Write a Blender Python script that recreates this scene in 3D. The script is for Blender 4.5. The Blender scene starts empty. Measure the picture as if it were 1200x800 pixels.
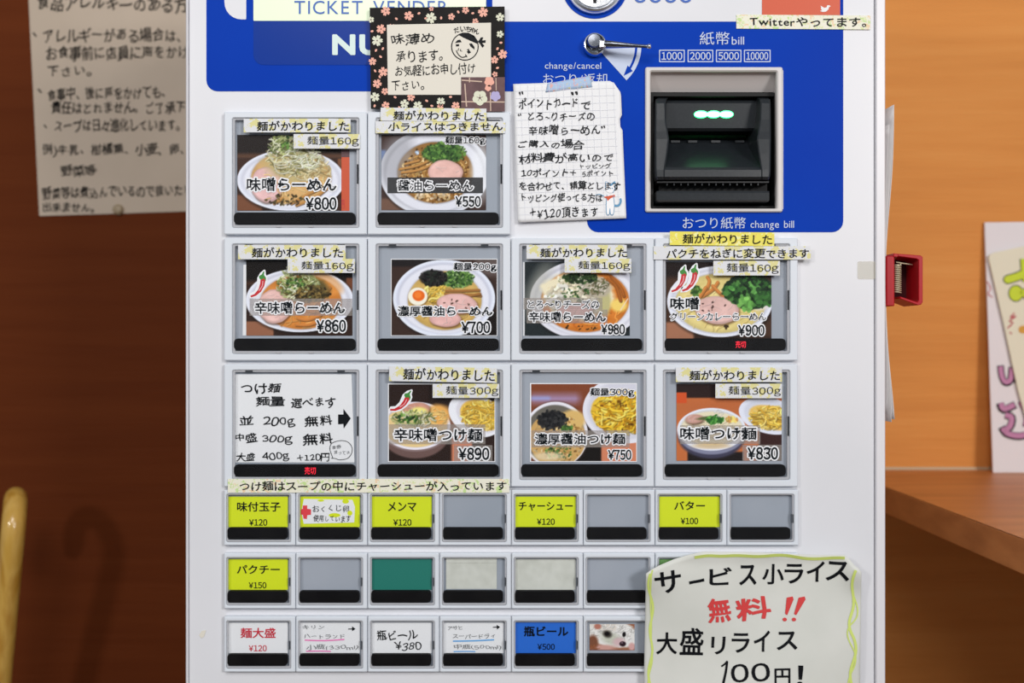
import bpy, bmesh, math, random
import numpy as np
from mathutils import Vector, Matrix

SC = bpy.context.scene
COL = SC.collection
random.seed(7)

# ------------------------------------------------------------------ camera
D = 0.9            # camera to machine front, metres
S = 0.00075        # metres per photo pixel on the machine front (y = 0)
CZ = 1.3           # camera height
cam_d = bpy.data.cameras.new('camera')
cam = bpy.data.objects.new('camera', cam_d); COL.objects.link(cam)
cam.location = (0, -D, CZ); cam.rotation_euler = (math.pi/2, 0, 0)
cam_d.sensor_width = 36; cam_d.lens = 36; cam_d.clip_start = 0.02
cam_d.dof.use_dof = True; cam_d.dof.focus_distance = D; cam_d.dof.aperture_fstop = 5.6
SC.camera = cam

# ------------------------------------------------------------------ world, lights, exposure
w = bpy.data.worlds.new('world'); SC.world = w; w.use_nodes = True
w.node_tree.nodes['Background'].inputs[0].default_value = (0.78, 0.88, 1.0, 1)
w.node_tree.nodes['Background'].inputs[1].default_value = 0.35
def area(name, loc, target, sx, sy, power, col):
    l = bpy.data.lights.new(name, 'AREA'); l.shape = 'RECTANGLE'; l.size = sx; l.size_y = sy
    l.energy = power; l.color = col
    o = bpy.data.objects.new(name, l); COL.objects.link(o); o.location = loc
    o.rotation_euler = (Vector(target)-Vector(loc)).to_track_quat('-Z', 'Y').to_euler()
    return o
area('ceiling_lamp_light', (-0.2, -2.0, 2.6), (0.2, 0.3, 1.2), 0.9, 0.7, 30, (1.0, 0.97, 0.94))
area('ceiling_lamp_light_rear', (-1.65, -2.4, 2.15), (-0.3, 0.3, 1.1), 0.25, 0.25, 24, (1.0, 0.96, 0.92))
area('ceiling_lamp_light_room', (2.3, -3.6, 2.5), (0.2, 0.2, 1.2), 1.0, 0.8, 118, (1.0, 0.975, 0.955))
SC.view_settings.view_transform = 'Standard'; SC.view_settings.look = 'None'
SC.view_settings.gamma = 1; SC.view_settings.use_curve_mapping = False
SC.view_settings.exposure = -0.52

# ------------------------------------------------------------------ helpers
def lin(c):
    r = []
    for v in c[:3]:
        v /= 255.0
        r.append(v/12.92 if v <= 0.04045 else ((v+0.055)/1.055)**2.4)
    return tuple(r)+(1,)
def P(px, py, y=0.0):
    k = S*(D+y)/D
    return Vector(((px-600)*k, y, CZ+(400-py)*k))

def mat(name, col, rough=0.5, metal=0.0, spec=0.5, emit=None, es=0.0, coat=0.0):
    m = bpy.data.materials.new(name); m.use_nodes = True
    b = m.node_tree.nodes['Principled BSDF']
    b.inputs['Base Color'].default_value = lin(col)
    b.inputs['Roughness'].default_value = rough; b.inputs['Metallic'].default_value = metal
    b.inputs['Specular IOR Level'].default_value = spec
    b.inputs['Coat Weight'].default_value = coat
    if emit:
        b.inputs['Emission Color'].default_value = lin(emit); b.inputs['Emission Strength'].default_value = es
    return m
def noisy(m, cols, scale=(1,1,1), nscale=5, detail=6, bump=0.0, bscale=None, pos=(0.35, 0.65), dist=0.0, bdist=0.001, bsc=(1,1,1)):
    """colour variation and relief on a principled material, in object space"""
    nt = m.node_tree; N = nt.nodes; L = nt.links; b = N['Principled BSDF']
    tc = N.new('ShaderNodeTexCoord'); mp = N.new('ShaderNodeMapping'); mp.inputs['Scale'].default_value = scale
    L.new(tc.outputs['Object'], mp.inputs['Vector'])
    n = N.new('ShaderNodeTexNoise'); n.inputs['Scale'].default_value = nscale; n.inputs['Detail'].default_value = detail
    n.inputs['Distortion'].default_value = dist
    L.new(mp.outputs[0], n.inputs['Vector'])
    r = N.new('ShaderNodeValToRGB'); L.new(n.outputs['Fac'], r.inputs[0])
    el = r.color_ramp.elements
    el[0].position = pos[0]; el[0].color = lin(cols[0]); el[1].position = pos[1]; el[1].color = lin(cols[-1])
    for i, c in enumerate(cols[1:-1]):
        e = el.new(pos[0]+(pos[1]-pos[0])*(i+1)/(len(cols)-1)); e.color = lin(c)
    L.new(r.outputs[0], b.inputs['Base Color'])
    if bump:
        mp2 = N.new('ShaderNodeMapping'); mp2.inputs['Scale'].default_value = bsc
        L.new(tc.outputs['Object'], mp2.inputs['Vector'])
        n2 = N.new('ShaderNodeTexNoise'); n2.inputs['Scale'].default_value = bscale or nscale; n2.inputs['Detail'].default_value = 5
        L.new(mp2.outputs[0], n2.inputs['Vector'])
        bp = N.new('ShaderNodeBump'); bp.inputs['Strength'].default_value = bump; bp.inputs['Distance'].default_value = bdist
        L.new(n2.outputs['Fac'], bp.inputs['Height']); L.new(bp.outputs[0], b.inputs['Normal'])
    return m

# --- materials
M = {}
M['white'] = noisy(mat('machine_white_paint', (224,225,230), 0.38), [(217,219,224),(224,225,230),(228,229,233)], nscale=4, pos=(.3,.7))
M['frame'] = mat('button_frame_plastic', (220,226,234), 0.42)
M['trimw'] = mat('machine_edge_plastic', (226,225,229), 0.3)
M['groove'] = mat('dark_gap', (150,152,160), 0.7)
M['blue'] = noisy(mat('blue_panel', (3,60,176), 0.4, spec=.05), [(2,54,168),(5,64,180)], nscale=3, pos=(.35,.65))
M['blue_lens'] = mat('blue_lens', (14,56,150), 0.25, spec=.12)
M['print_white'] = mat('printed_white', (196,208,232), 0.4)
M['panel_green'] = mat('backlit_sign_panel', (232,246,214), 0.3, emit=(232,250,205), es=0.12)
M['sign_blue'] = mat('printed_blue', (45,95,185), 0.4)
M['nu'] = mat('printed_mint', (214,234,230), 0.35)
M['recess'] = noisy(mat('button_recess_grey', (160,167,177), 0.45), [(153,161,172),(166,172,182)], nscale=9)
M['strip'] = noisy(mat('indicator_black', (14,13,15), 0.5, spec=.12), [(10,9,11),(18,17,18)], nscale=60)
M['catch'] = mat('grey_catch', (90,95,102), 0.4)
M['chrome'] = mat('chrome', (228,230,234), 0.24, metal=1)
M['chrome_dark'] = mat('dark_chrome', (120,124,132), 0.22, metal=1)
M['black'] = mat('black_plastic', (20,21,24), 0.4)
M['accept'] = noisy(mat('acceptor_charcoal', (34,38,42), 0.3), [(31,35,39),(37,41,45)], nscale=500, bump=.15, bscale=900, bdist=.0003)
M['cavity'] = mat('cavity_black', (7,7,8), 0.7)
M['bezel'] = mat('bezel_cream', (216,212,210), 0.4)
M['bezel_in'] = mat('bezel_inner_grey', (206,200,198), 0.4)
M['led'] = mat('green_lamp', (120,255,170), 0.4, emit=(60,255,130), es=5.0)
M['led_core'] = mat('green_lamp_core', (230,255,240), 0.4, emit=(200,255,225), es=6.0)
M['sold'] = mat('red_segment_lamp', (255,40,60), 0.4, emit=(255,30,60), es=1.1)
M['ink'] = mat('black_ink', (10,13,18), 0.5, spec=.15)
M['ink_soft'] = mat('faded_black_ink', (22,24,28), 0.6, spec=.15)
M['ink_wall'] = mat('notice_ink', (12,10,10), 0.6, spec=.15)
M['ink_print'] = mat('print_ink', (8,16,22), 0.4, spec=.15)
M['ink_grey'] = mat('pencil_grey', (110,112,114), 0.6)
M['ink_red'] = mat('red_ink', (205,40,60), 0.5)
M['ink_red2'] = mat('red_marker', (214,62,62), 0.5)
M['halo'] = mat('white_outline_print', (246,246,248), 0.4)
M['ovl_dark'] = None
M['paper_note'] = noisy(mat('note_paper', (216,218,212), 0.6), [(209,211,204),(221,222,216)], nscale=12)
M['paper_white'] = mat('card_paper_white', (236,237,239), 0.5)
M['paper_yel'] = mat('card_paper_lime', (216,230,14), 0.5)
M['paper_blue'] = mat('card_paper_blue', (28,104,208), 0.5)
M['paper_teal'] = mat('card_paper_teal', (20,118,104), 0.5)
M['paper_green'] = mat('card_paper_green', (110,160,90), 0.5)
M['paper_cream'] = noisy(mat('card_paper_cream', (208,210,200), 0.5), [(198,200,190),(212,214,205)], nscale=90)
M['paper_wall'] = noisy(mat('wall_notice_paper', (186,160,134), 0.6), [(198,180,160),(206,188,168)], nscale=7)
M['orange'] = mat('orange_card', (208,80,36), 0.45)
M['pink_line'] = mat('pink_highlighter', (236,120,185), 0.6)
M['blue_line'] = mat('blue_highlighter', (90,165,225), 0.6)
M['lime_line'] = mat('lime_highlighter', (210,226,120), 0.6)
M['chili'] = mat('chili_red', (205,30,40), 0.4)
M['chili_dark'] = mat('chili_shine', (245,190,190), 0.4)
M['leaf'] = mat('chili_stem_green', (60,140,50), 0.4)
M['cream'] = mat('cream_card', (226,221,208), 0.6)
M['clip_red'] = mat('clip_red_paint', (172,8,24), 0.35, spec=.3)
M['clip_dark'] = mat('clip_red_inside', (70,6,14), 0.4)
M['spring'] = mat('spring_steel', (226,216,186), 0.4, metal=.6)
M['sheet'] = mat('hanging_paper', (224,222,222), 0.6)
M['board'] = mat('sign_board_white', (236,230,232), 0.6)
M['board2'] = mat('sign_board_cream', (236,230,204), 0.6)
M['pink'] = mat('pink_marker', (196,130,170), 0.6)
M['greenmark'] = mat('green_marker', (206,224,30), 0.6)
M['orangemark'] = mat('orange_marker', (220,160,50), 0.6)
M['redpen'] = mat('red_pen', (190,50,70), 0.6)
M['tack'] = mat('pearl_tack', (170,150,120), 0.35)
M['peach'] = mat('peach_blossom', (240,176,156), 0.6)
M['ivory'] = mat('ivory_blossom', (222,224,200), 0.6)
M['lilac'] = mat('lilac_blossom', (178,170,214), 0.6)
M['plum'] = noisy(mat('brown_patterned_paper', (98,66,68), 0.6), [(88,58,60),(104,72,74)], nscale=120)
M['darkpaper'] = noisy(mat('black_patterned_paper', (24,22,22), 0.6, spec=.15), [(20,18,18),(30,27,26)], nscale=60)
M['tan'] = mat('tan_line_print', (206,180,160), 0.6)
M['gridline'] = mat('graph_line', (222,224,231), 0.6)
M['catblue'] = mat('sticker_blue', (90,150,190), 0.5)
M['redblob'] = mat('red_sticker', (226,60,70), 0.5)
M['scuff'] = None
M['wood_cane'] = noisy(mat('varnished_cane_wood', (196,150,60), 0.22, coat=.5), [(196,146,58),(220,176,86),(212,166,74)], scale=(1,1,.12), nscale=60, detail=4)
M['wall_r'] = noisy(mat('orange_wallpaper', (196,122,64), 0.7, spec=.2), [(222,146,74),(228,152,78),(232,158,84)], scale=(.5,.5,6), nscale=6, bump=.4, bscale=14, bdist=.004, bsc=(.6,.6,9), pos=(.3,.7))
M['wall_l'] = noisy(mat('shaded_brown_wallpaper', (118,62,32), 0.7, spec=.12), [(100,44,14),(104,47,16),(108,50,18)], scale=(.5,.5,7), nscale=5, bump=.3, bscale=14, bdist=.003, bsc=(.6,.6,9), pos=(.3,.7))  # darkened wallpaper: the shade beside the machine is put into this colour
M['counter'] = noisy(mat('counter_wood_laminate', (172,108,56), 0.42), [(186,118,60),(198,126,66),(206,134,72)], scale=(1,8,1), nscale=4, dist=.5)
M['counter_edge'] = noisy(mat('counter_edge_wood', (140,90,50), 0.5), [(178,114,62),(196,130,74)], scale=(1,3,9), nscale=6)
M['caulk'] = mat('cream_joint', (206,184,150), 0.6)
M['floor'] = noisy(mat('floor_vinyl', (110,90,75), 0.5), [(96,80,66),(118,98,82)], nscale=6)

def clear_mat():
    m = bpy.data.materials.new('clear_acrylic'); m.use_nodes = True
    nt = m.node_tree; N = nt.nodes; L = nt.links; N.remove(N['Principled BSDF'])
    t = N.new('ShaderNodeBsdfTransparent'); t.inputs[0].default_value = (.99,.995,1,1)
    g = N.new('ShaderNodeBsdfGlossy'); g.inputs['Roughness'].default_value = 0.08
    f = N.new('ShaderNodeFresnel'); f.inputs[0].default_value = 1.4
    N.remove(f); lw = N.new('ShaderNodeLayerWeight'); lw.inputs[0].default_value = .5
    pw = N.new('ShaderNodeMath'); pw.operation = 'POWER'; pw.inputs[1].default_value = 5; L.new(lw.outputs['Facing'], pw.inputs[0])
    f = N.new('ShaderNodeMapRange'); f.inputs[3].default_value = .008; f.inputs[4].default_value = .5; L.new(pw.outputs[0], f.inputs[0])
    mx = N.new('ShaderNodeMixShader')
    L.new(f.outputs[0], mx.inputs[0]); L.new(t.outputs[0], mx.inputs[1]); L.new(g.outputs[0], mx.inputs[2])
    L.new(mx.outputs[0], N['Material Output'].inputs[0]); return m
M['clear'] = clear_mat()
def film_mat(name, col, a):
    m = mat(name, col, .4); m.node_tree.nodes['Principled BSDF'].inputs['Alpha'].default_value = a; return m
M['band_dark'] = film_mat('translucent_dark_band', (50,50,52), .62)
M['band_light'] = film_mat('translucent_grey_band', (190,180,172), .26)
M['scuff'] = film_mat('old_tape_scrap', (214,208,186), .2)
M['cover_edge'] = film_mat('acrylic_edge', (206,206,210), .7)

def print_mat():
    m = bpy.data.materials.new('photo_print'); m.use_nodes = True
    b = m.node_tree.nodes['Principled BSDF']; a = m.node_tree.nodes.new('ShaderNodeAttribute'); a.attribute_name = 'print'
    m.node_tree.links.new(a.outputs['Color'], b.inputs['Base Color']); b.inputs['Roughness'].default_value = .3; b.inputs['Specular IOR Level'].default_value = .15
    return m
M['photo'] = print_mat()

def tape_mat(name, base, spots, vscale=95, thr=.5, rim=None):
    """washi tape: base colour with soft irregular printed blossoms"""
    m = mat(name, base, .55); nt = m.node_tree; N = nt.nodes; L = nt.links; b = N['Principled BSDF']
    tc = N.new('ShaderNodeTexCoord'); n = N.new('ShaderNodeTexNoise'); n.inputs['Scale'].default_value = 300
    L.new(tc.outputs['Object'], n.inputs['Vector'])
    mixv = N.new('ShaderNodeMix'); mixv.data_type = 'VECTOR'; mixv.inputs[0].default_value = .012
    L.new(tc.outputs['Object'], mixv.inputs[4]); L.new(n.outputs['Color'], mixv.inputs[5])
    cur = None
    for i, (c, sc, th, off) in enumerate(spots):
        mp = N.new('ShaderNodeMapping'); mp.inputs['Location'].default_value = (off, 0, off*.7)
        L.new(mixv.outputs[1], mp.inputs['Vector'])
        v = N.new('ShaderNodeTexVoronoi'); v.inputs['Scale'].default_value = sc; L.new(mp.outputs[0], v.inputs['Vector'])
        lt = N.new('ShaderNodeMapRange'); lt.inputs[1].default_value = th; lt.inputs[2].default_value = th-.05
        lt.inputs[3].default_value = 0; lt.inputs[4].default_value = 1
        L.new(v.outputs['Distance'], lt.inputs[0])
        mx = N.new('ShaderNodeMix'); mx.data_type = 'RGBA'; mx.inputs[7].default_value = lin(c)
        if cur is None: mx.inputs[6].default_value = lin(base)
        else: L.new(cur, mx.inputs[6])
        L.new(lt.outputs[0], mx.inputs[0]); cur = mx.outputs[2]
    L.new(cur, b.inputs['Base Color']); return m
M['tape_w'] = tape_mat('white_tape_yellow_blossoms', (222,224,228), [((222,216,150),110,.42,.3),((214,208,140),230,.2,.9),((196,190,170),160,.12,.5)])
M['tape_y'] = tape_mat('yellow_tape_blossoms', (236,226,90), [((242,240,170),130,.35,.3),((230,190,110),190,.22,.7)])
M['tape_g'] = tape_mat('pale_tape_green_blots', (236,234,216), [((196,222,150),150,.33,.2),((238,208,170),130,.28,.8),((216,226,170),210,.3,.4)])
M['tape_b'] = tape_mat('pale_blue_picture_tape', (170,196,226), [((226,170,160),190,.3,.2),((236,214,90),160,.18,.8),((190,170,210),210,.25,.5)])

def link(o): COL.objects.link(o); return o
def wloc(o):
    v = Vector((0,0,0))
    while o: v += o.location; o = o.parent
    return v
def obj(name, me, m=None, parent=None, smooth=False, origin=None):
    """mesh with world-space vertices -> object, origin at its parent's or its own middle"""
    if parent: org = wloc(parent)
    elif origin is not None: org = Vector(origin)
    else:
        n = len(me.vertices); a = np.empty(n*3); me.vertices.foreach_get('co', a); a = a.reshape(-1,3)
        org = Vector(((a[:,0].min()+a[:,0].max())/2, (a[:,1].min()+a[:,1].max())/2, (a[:,2].min()+a[:,2].max())/2))
    me.transform(Matrix.Translation(-org))
    o = bpy.data.objects.new(name, me); link(o)
    if parent: o.parent = parent
    else: o.location = org
    if m: me.materials.append(M[m] if isinstance(m, str) else m)
    if smooth:
        me.polygons.foreach_set('use_smooth', [True]*len(me.polygons)); me.set_sharp_from_angle(angle=math.radians(38))
    return o
def tag(o, label=None, cat=None, group=None, kind=None):
    if label: o['label'] = label
    if cat: o['category'] = cat
    if group: o['group'] = group
    if kind: o['kind'] = kind
    return o
def empty(name, loc, label, cat, group=None):
    o = bpy.data.objects.new(name, None); link(o); o.location = loc; o.empty_display_size = .05
    return tag(o, label, cat, group)

class MB:
    def __init__(s): s.v = []; s.f = []
    def add(s, vs, fs):
        n = len(s.v); s.v += [tuple(v) for v in vs]; s.f += [tuple(i+n for i in f) for f in fs]; return s
    def box(s, x0, x1, y0, y1, z0, z1):
        return s.add([(x0,y0,z0),(x1,y0,z0),(x1,y1,z0),(x0,y1,z0),(x0,y0,z1),(x1,y0,z1),(x1,y1,z1),(x0,y1,z1)],
                     [(0,1,5,4),(1,2,6,5),(2,3,7,6),(3,0,4,7),(4,5,6,7),(3,2,1,0)])
    def prism(s, pts, yf, yb, ch=0.0):
        """pts: (x,z) loop seen from the camera, clockwise or not; front at yf, back at yb, optional chamfer"""
        n = len(pts); area2 = sum(pts[i][0]*pts[(i+1)%n][1]-pts[(i+1)%n][0]*pts[i][1] for i in range(n))
        if area2 < 0: pts = pts[::-1]
        loops = []
        if ch:
            loops.append([(x, yf, z) for x, z in inset(pts, ch)]); loops.append([(x, yf+ch, z) for x, z in pts])
        else: loops.append([(x, yf, z) for x, z in pts])
        loops.append([(x, yb, z) for x, z in pts])
        vs = [p for l in loops for p in l]; fs = [tuple(range(n))]
        for k in range(len(loops)-1):
            a = k*n; b = (k+1)*n
            for i in range(n): j = (i+1)%n; fs.append((a+j, a+i, b+i, b+j))
        fs.append(tuple(reversed(range((len(loops)-1)*n, len(loops)*n))))
        return s.add(vs, fs)
    def ring(s, outer, inner, yf, yb, ch=0.0, chi=0.0):
        n = len(outer); assert len(inner) == n
        L = [[(x,yb,z) for x,z in outer], [(x,yf+ch,z) for x,z in outer], [(x,yf,z) for x,z in inset(outer, ch)],
             [(x,yf,z) for x,z in inset(inner, -chi)], [(x,yf+chi,z) for x,z in inner], [(x,yb,z) for x,z in inner]]
        vs = [p for l in L for p in l]; fs = []
        for k in range(5):
            a = k*n; b = a+n
            for i in range(n): j = (i+1)%n; fs.append((a+i, a+j, b+j, b+i))
        return s.add(vs, fs)
    def tube(s, pts, rad, seg=12, cap=True):
        pts = [Vector(p) for p in pts]; n = len(pts)
        if not hasattr(rad, '__len__'): rad = [rad]*n
        vs = []; fs = []; up = None
        for i, p in enumerate(pts):
            t = (pts[min(i+1,n-1)]-pts[max(i-1,0)]).normalized()
            if up is None: up = t.orthogonal().normalized()
            up = (up - t*up.dot(t)).normalized(); b = t.cross(up)
            for k in range(seg):
                a = 2*math.pi*k/seg; vs.append(p+(up*math.cos(a)+b*math.sin(a))*rad[i])
        for i in range(n-1):
            for k in range(seg):
                j = (k+1)%seg; fs.append((i*seg+k, i*seg+j, (i+1)*seg+j, (i+1)*seg+k))
        if cap: fs.append(tuple(reversed(range(seg)))); fs.append(tuple(range((n-1)*seg, n*seg)))
        return s.add(vs, fs)
    def lathe_y(s, c, prof, seg=40):
        """revolve (radius, y) profile about the y axis through c"""
        vs = []; fs = []; n = len(prof)
        for r, y in prof:
            for k in range(seg):
                a = 2*math.pi*k/seg; vs.append((c[0]+r*math.cos(a), y, c[2]+r*math.sin(a)))
        for i in range(n-1):
            for k in range(seg):
                j = (k+1)%seg; fs.append((i*seg+k, (i+1)*seg+k, (i+1)*seg+j, i*seg+j))
        fs.append(tuple(range(seg))); fs.append(tuple(reversed(range((n-1)*seg, n*seg))))
        return s.add(vs, fs)
    def mesh(s, name='m'):
        me = bpy.data.meshes.new(name); me.from_pydata(s.v, [], s.f); me.update(); return me
    def ob(s, name, m, parent=None, smooth=False, origin=None, fix=True):
        me = s.mesh(name)
        if fix:
            bm = bmesh.new(); bm.from_mesh(me); bmesh.ops.recalc_face_normals(bm, faces=bm.faces); bm.to_mesh(me); bm.free()
        return obj(name, me, m, parent, smooth, origin)

def inset(pts, d):
    """move each point of a convex-ish ccw loop inwards by d"""
    if not d: return list(pts)
    n = len(pts); out = []
    a2 = sum(pts[i][0]*pts[(i+1)%n][1]-pts[(i+1)%n][0]*pts[i][1] for i in range(n)); sg = 1 if a2 > 0 else -1
    for i in range(n):
        p = Vector(pts[i]); a = Vector(pts[i-1]); b = Vector(pts[(i+1)%n])
        e1 = (p-a); e2 = (b-p)
        if e1.length < 1e-9: e1 = e2
        if e2.length < 1e-9: e2 = e1
        n1 = Vector((-e1.y, e1.x)).normalized()*sg; n2 = Vector((-e2.y, e2.x)).normalized()*sg
        m_ = (n1+n2); q = m_.length
        m_ = m_/max(q, .3)
        k = d/max(m_.dot(n1), .4); out.append(tuple(p+m_*k))
    return out
def rrect(x0, y0, x1, y1, r, yy=0.0, seg=4, rs=None):
    """rounded rectangle in photo pixels -> (x,z) world loop at depth yy; rs = per corner radii TL,TR,BR,BL"""
    rs = rs or (r,)*4; pts = []
    for (cx, cy, a0), rr in zip(((x0,y0,180),(x1,y0,270),(x1,y1,0),(x0,y1,90)), rs):
        sx = 1 if cx == x0 else -1; sy = 1 if cy == y0 else -1
        ox = cx+sx*rr; oy = cy+sy*rr
        for k in range(seg+1):
            a = math.radians(a0+90*k/seg); pts.append((ox+rr*math.cos(a), oy+rr*math.sin(a)))
    return [(P(a,b,yy).x, P(a,b,yy).z) for a, b in pts]
def pxloop(pts, yy): return [(P(a,b,yy).x, P(a,b,yy).z) for a, b in pts]
def card(name, x0, y0, x1, y1, y, m, parent=None, th=.0003, r=0.0, rot=0, quad=None):
    if quad: lp = pxloop(quad, y)
    elif r: lp = rrect(x0,y0,x1,y1,r,y)
    else:
        cx, cy = (x0+x1)/2, (y0+y1)/2; c, s_ = math.cos(math.radians(rot)), math.sin(math.radians(rot))
        lp = pxloop([(cx+(a-cx)*c-(b-cy)*s_, cy+(a-cx)*s_+(b-cy)*c) for a, b in ((x0,y0),(x1,y0),(x1,y1),(x0,y1))], y)
    return MB().prism(lp, y, y+th).ob(name, m, parent)

# flat print shapes (ribbons, blobs) on a surface at depth y (or warped surface)
def flat(name, polys, y, m, parent, warp=None):
    mb = MB()
    for ip, pl in enumerate(polys):
        vs = []
        for a, b in pl:
            yy = y - (ip%9)*1.1e-5 + (warp(a,b) if warp else 0); vs.append(P(a,b,yy))
        mb.add(vs, [tuple(range(len(vs)))])
    me = mb.mesh(name); bm = bmesh.new(); bm.from_mesh(me)
    bmesh.ops.triangulate(bm, faces=bm.faces, ngon_method='EAR_CLIP')
    for f in bm.faces:
        f.normal_update()
        if f.normal.y > 0: f.normal_flip()
    bm.to_mesh(me); bm.free()
    return obj(name, me, m, parent)
def flats(name, groups, y, m, parent, warp=None):
    for g in groups: flat(name, g, y, m, parent, warp)
def smooth_path(pts, n=6):
    if len(pts) < 3: return pts
    out = []
    for i in range(len(pts)-1):
        p0 = pts[max(i-1,0)]; p1 = pts[i]; p2 = pts[i+1]; p3 = pts[min(i+2,len(pts)-1)]
        for k in range(n):
            t = k/n
            out.append(tuple(.5*((2*p1[j])+(-p0[j]+p2[j])*t+(2*p0[j]-5*p1[j]+4*p2[j]-p3[j])*t*t+(-p0[j]+3*p1[j]-3*p2[j]+p3[j])*t**3) for j in range(2)))
    out.append(tuple(pts[-1])); return out
def ribbon(pts, w, n=6, taper=False):
    """thick stroke as one polygon outline in pixels"""
    p = smooth_path(pts, n); L = []; R = []
    for i in range(len(p)):
        a = p[max(i-1,0)]; b = p[min(i+1,len(p)-1)]; dx, dy = b[0]-a[0], b[1]-a[1]; l = math.hypot(dx,dy) or 1
        ww = (w[0]+(w[1]-w[0])*i/(len(p)-1)) if hasattr(w,'__len__') else w
        nx, ny = -dy/l*ww/2, dx/l*ww/2; L.append((p[i][0]+nx,p[i][1]+ny)); R.append((p[i][0]-nx,p[i][1]-ny))
    return [[L[i], L[i+1], R[i+1], R[i]] for i in range(len(p)-1)]
def ell(cx, cy, rx, ry=None, n=20, rot=0, a0=0, a1=360):
    ry = ry or rx; c, s_ = math.cos(math.radians(rot)), math.sin(math.radians(rot)); out = []
    full = abs(a1-a0) >= 360
    for k in range(n if full else n+1):
        a = math.radians(a0+(a1-a0)*k/n); x, y = rx*math.cos(a), ry*math.sin(a); out.append((cx+x*c-y*s_, cy+x*s_+y*c))
    return out
def blossom(cx, cy, r, rot=0):
    out = []
    for k in range(40):
        a = 2*math.pi*k/40; q = abs(math.sin(2.5*a)); notch = 1-.22*max(0, (q-.93)/.07)
        rr = r*(.38+.62*q**.6)*notch; out.append((cx+rr*math.cos(a+rot), cy+rr*math.sin(a+rot)))
    return out

# ------------------------------------------------------------------ lettering
_tc = bpy.data.curves.new('lettering_source', 'FONT'); _tc.resolution_u = 4
_to = bpy.data.objects.new('lettering_source', _tc); link(_to)
_G = {}
def glyph(ch, off=0):
    if ch not in _G:
        _tc.body = ch
        _to.update_tag(); bpy.context.view_layer.update()
        me = bpy.data.meshes.new_from_object(_to.evaluated_get(bpy.context.evaluated_depsgraph_get()))
        v = np.empty(len(me.vertices)*3); me.vertices.foreach_get('co', v); v = v.reshape(-1,3)[:, :2].copy()
        fs = [tuple(p.vertices) for p in me.polygons]; cnt = {}
        for f in fs:
            for i in range(len(f)):
                a, b = f[i], f[(i+1)%len(f)]; k = (min(a,b), max(a,b)); cnt[k] = cnt.get(k, 0)+1
        # weld duplicates so that inner joins do not count as outline
        _G[ch] = (v, fs, [k for k, n in cnt.items() if n == 1]); bpy.data.meshes.remove(me)
    return _G[ch]
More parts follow.
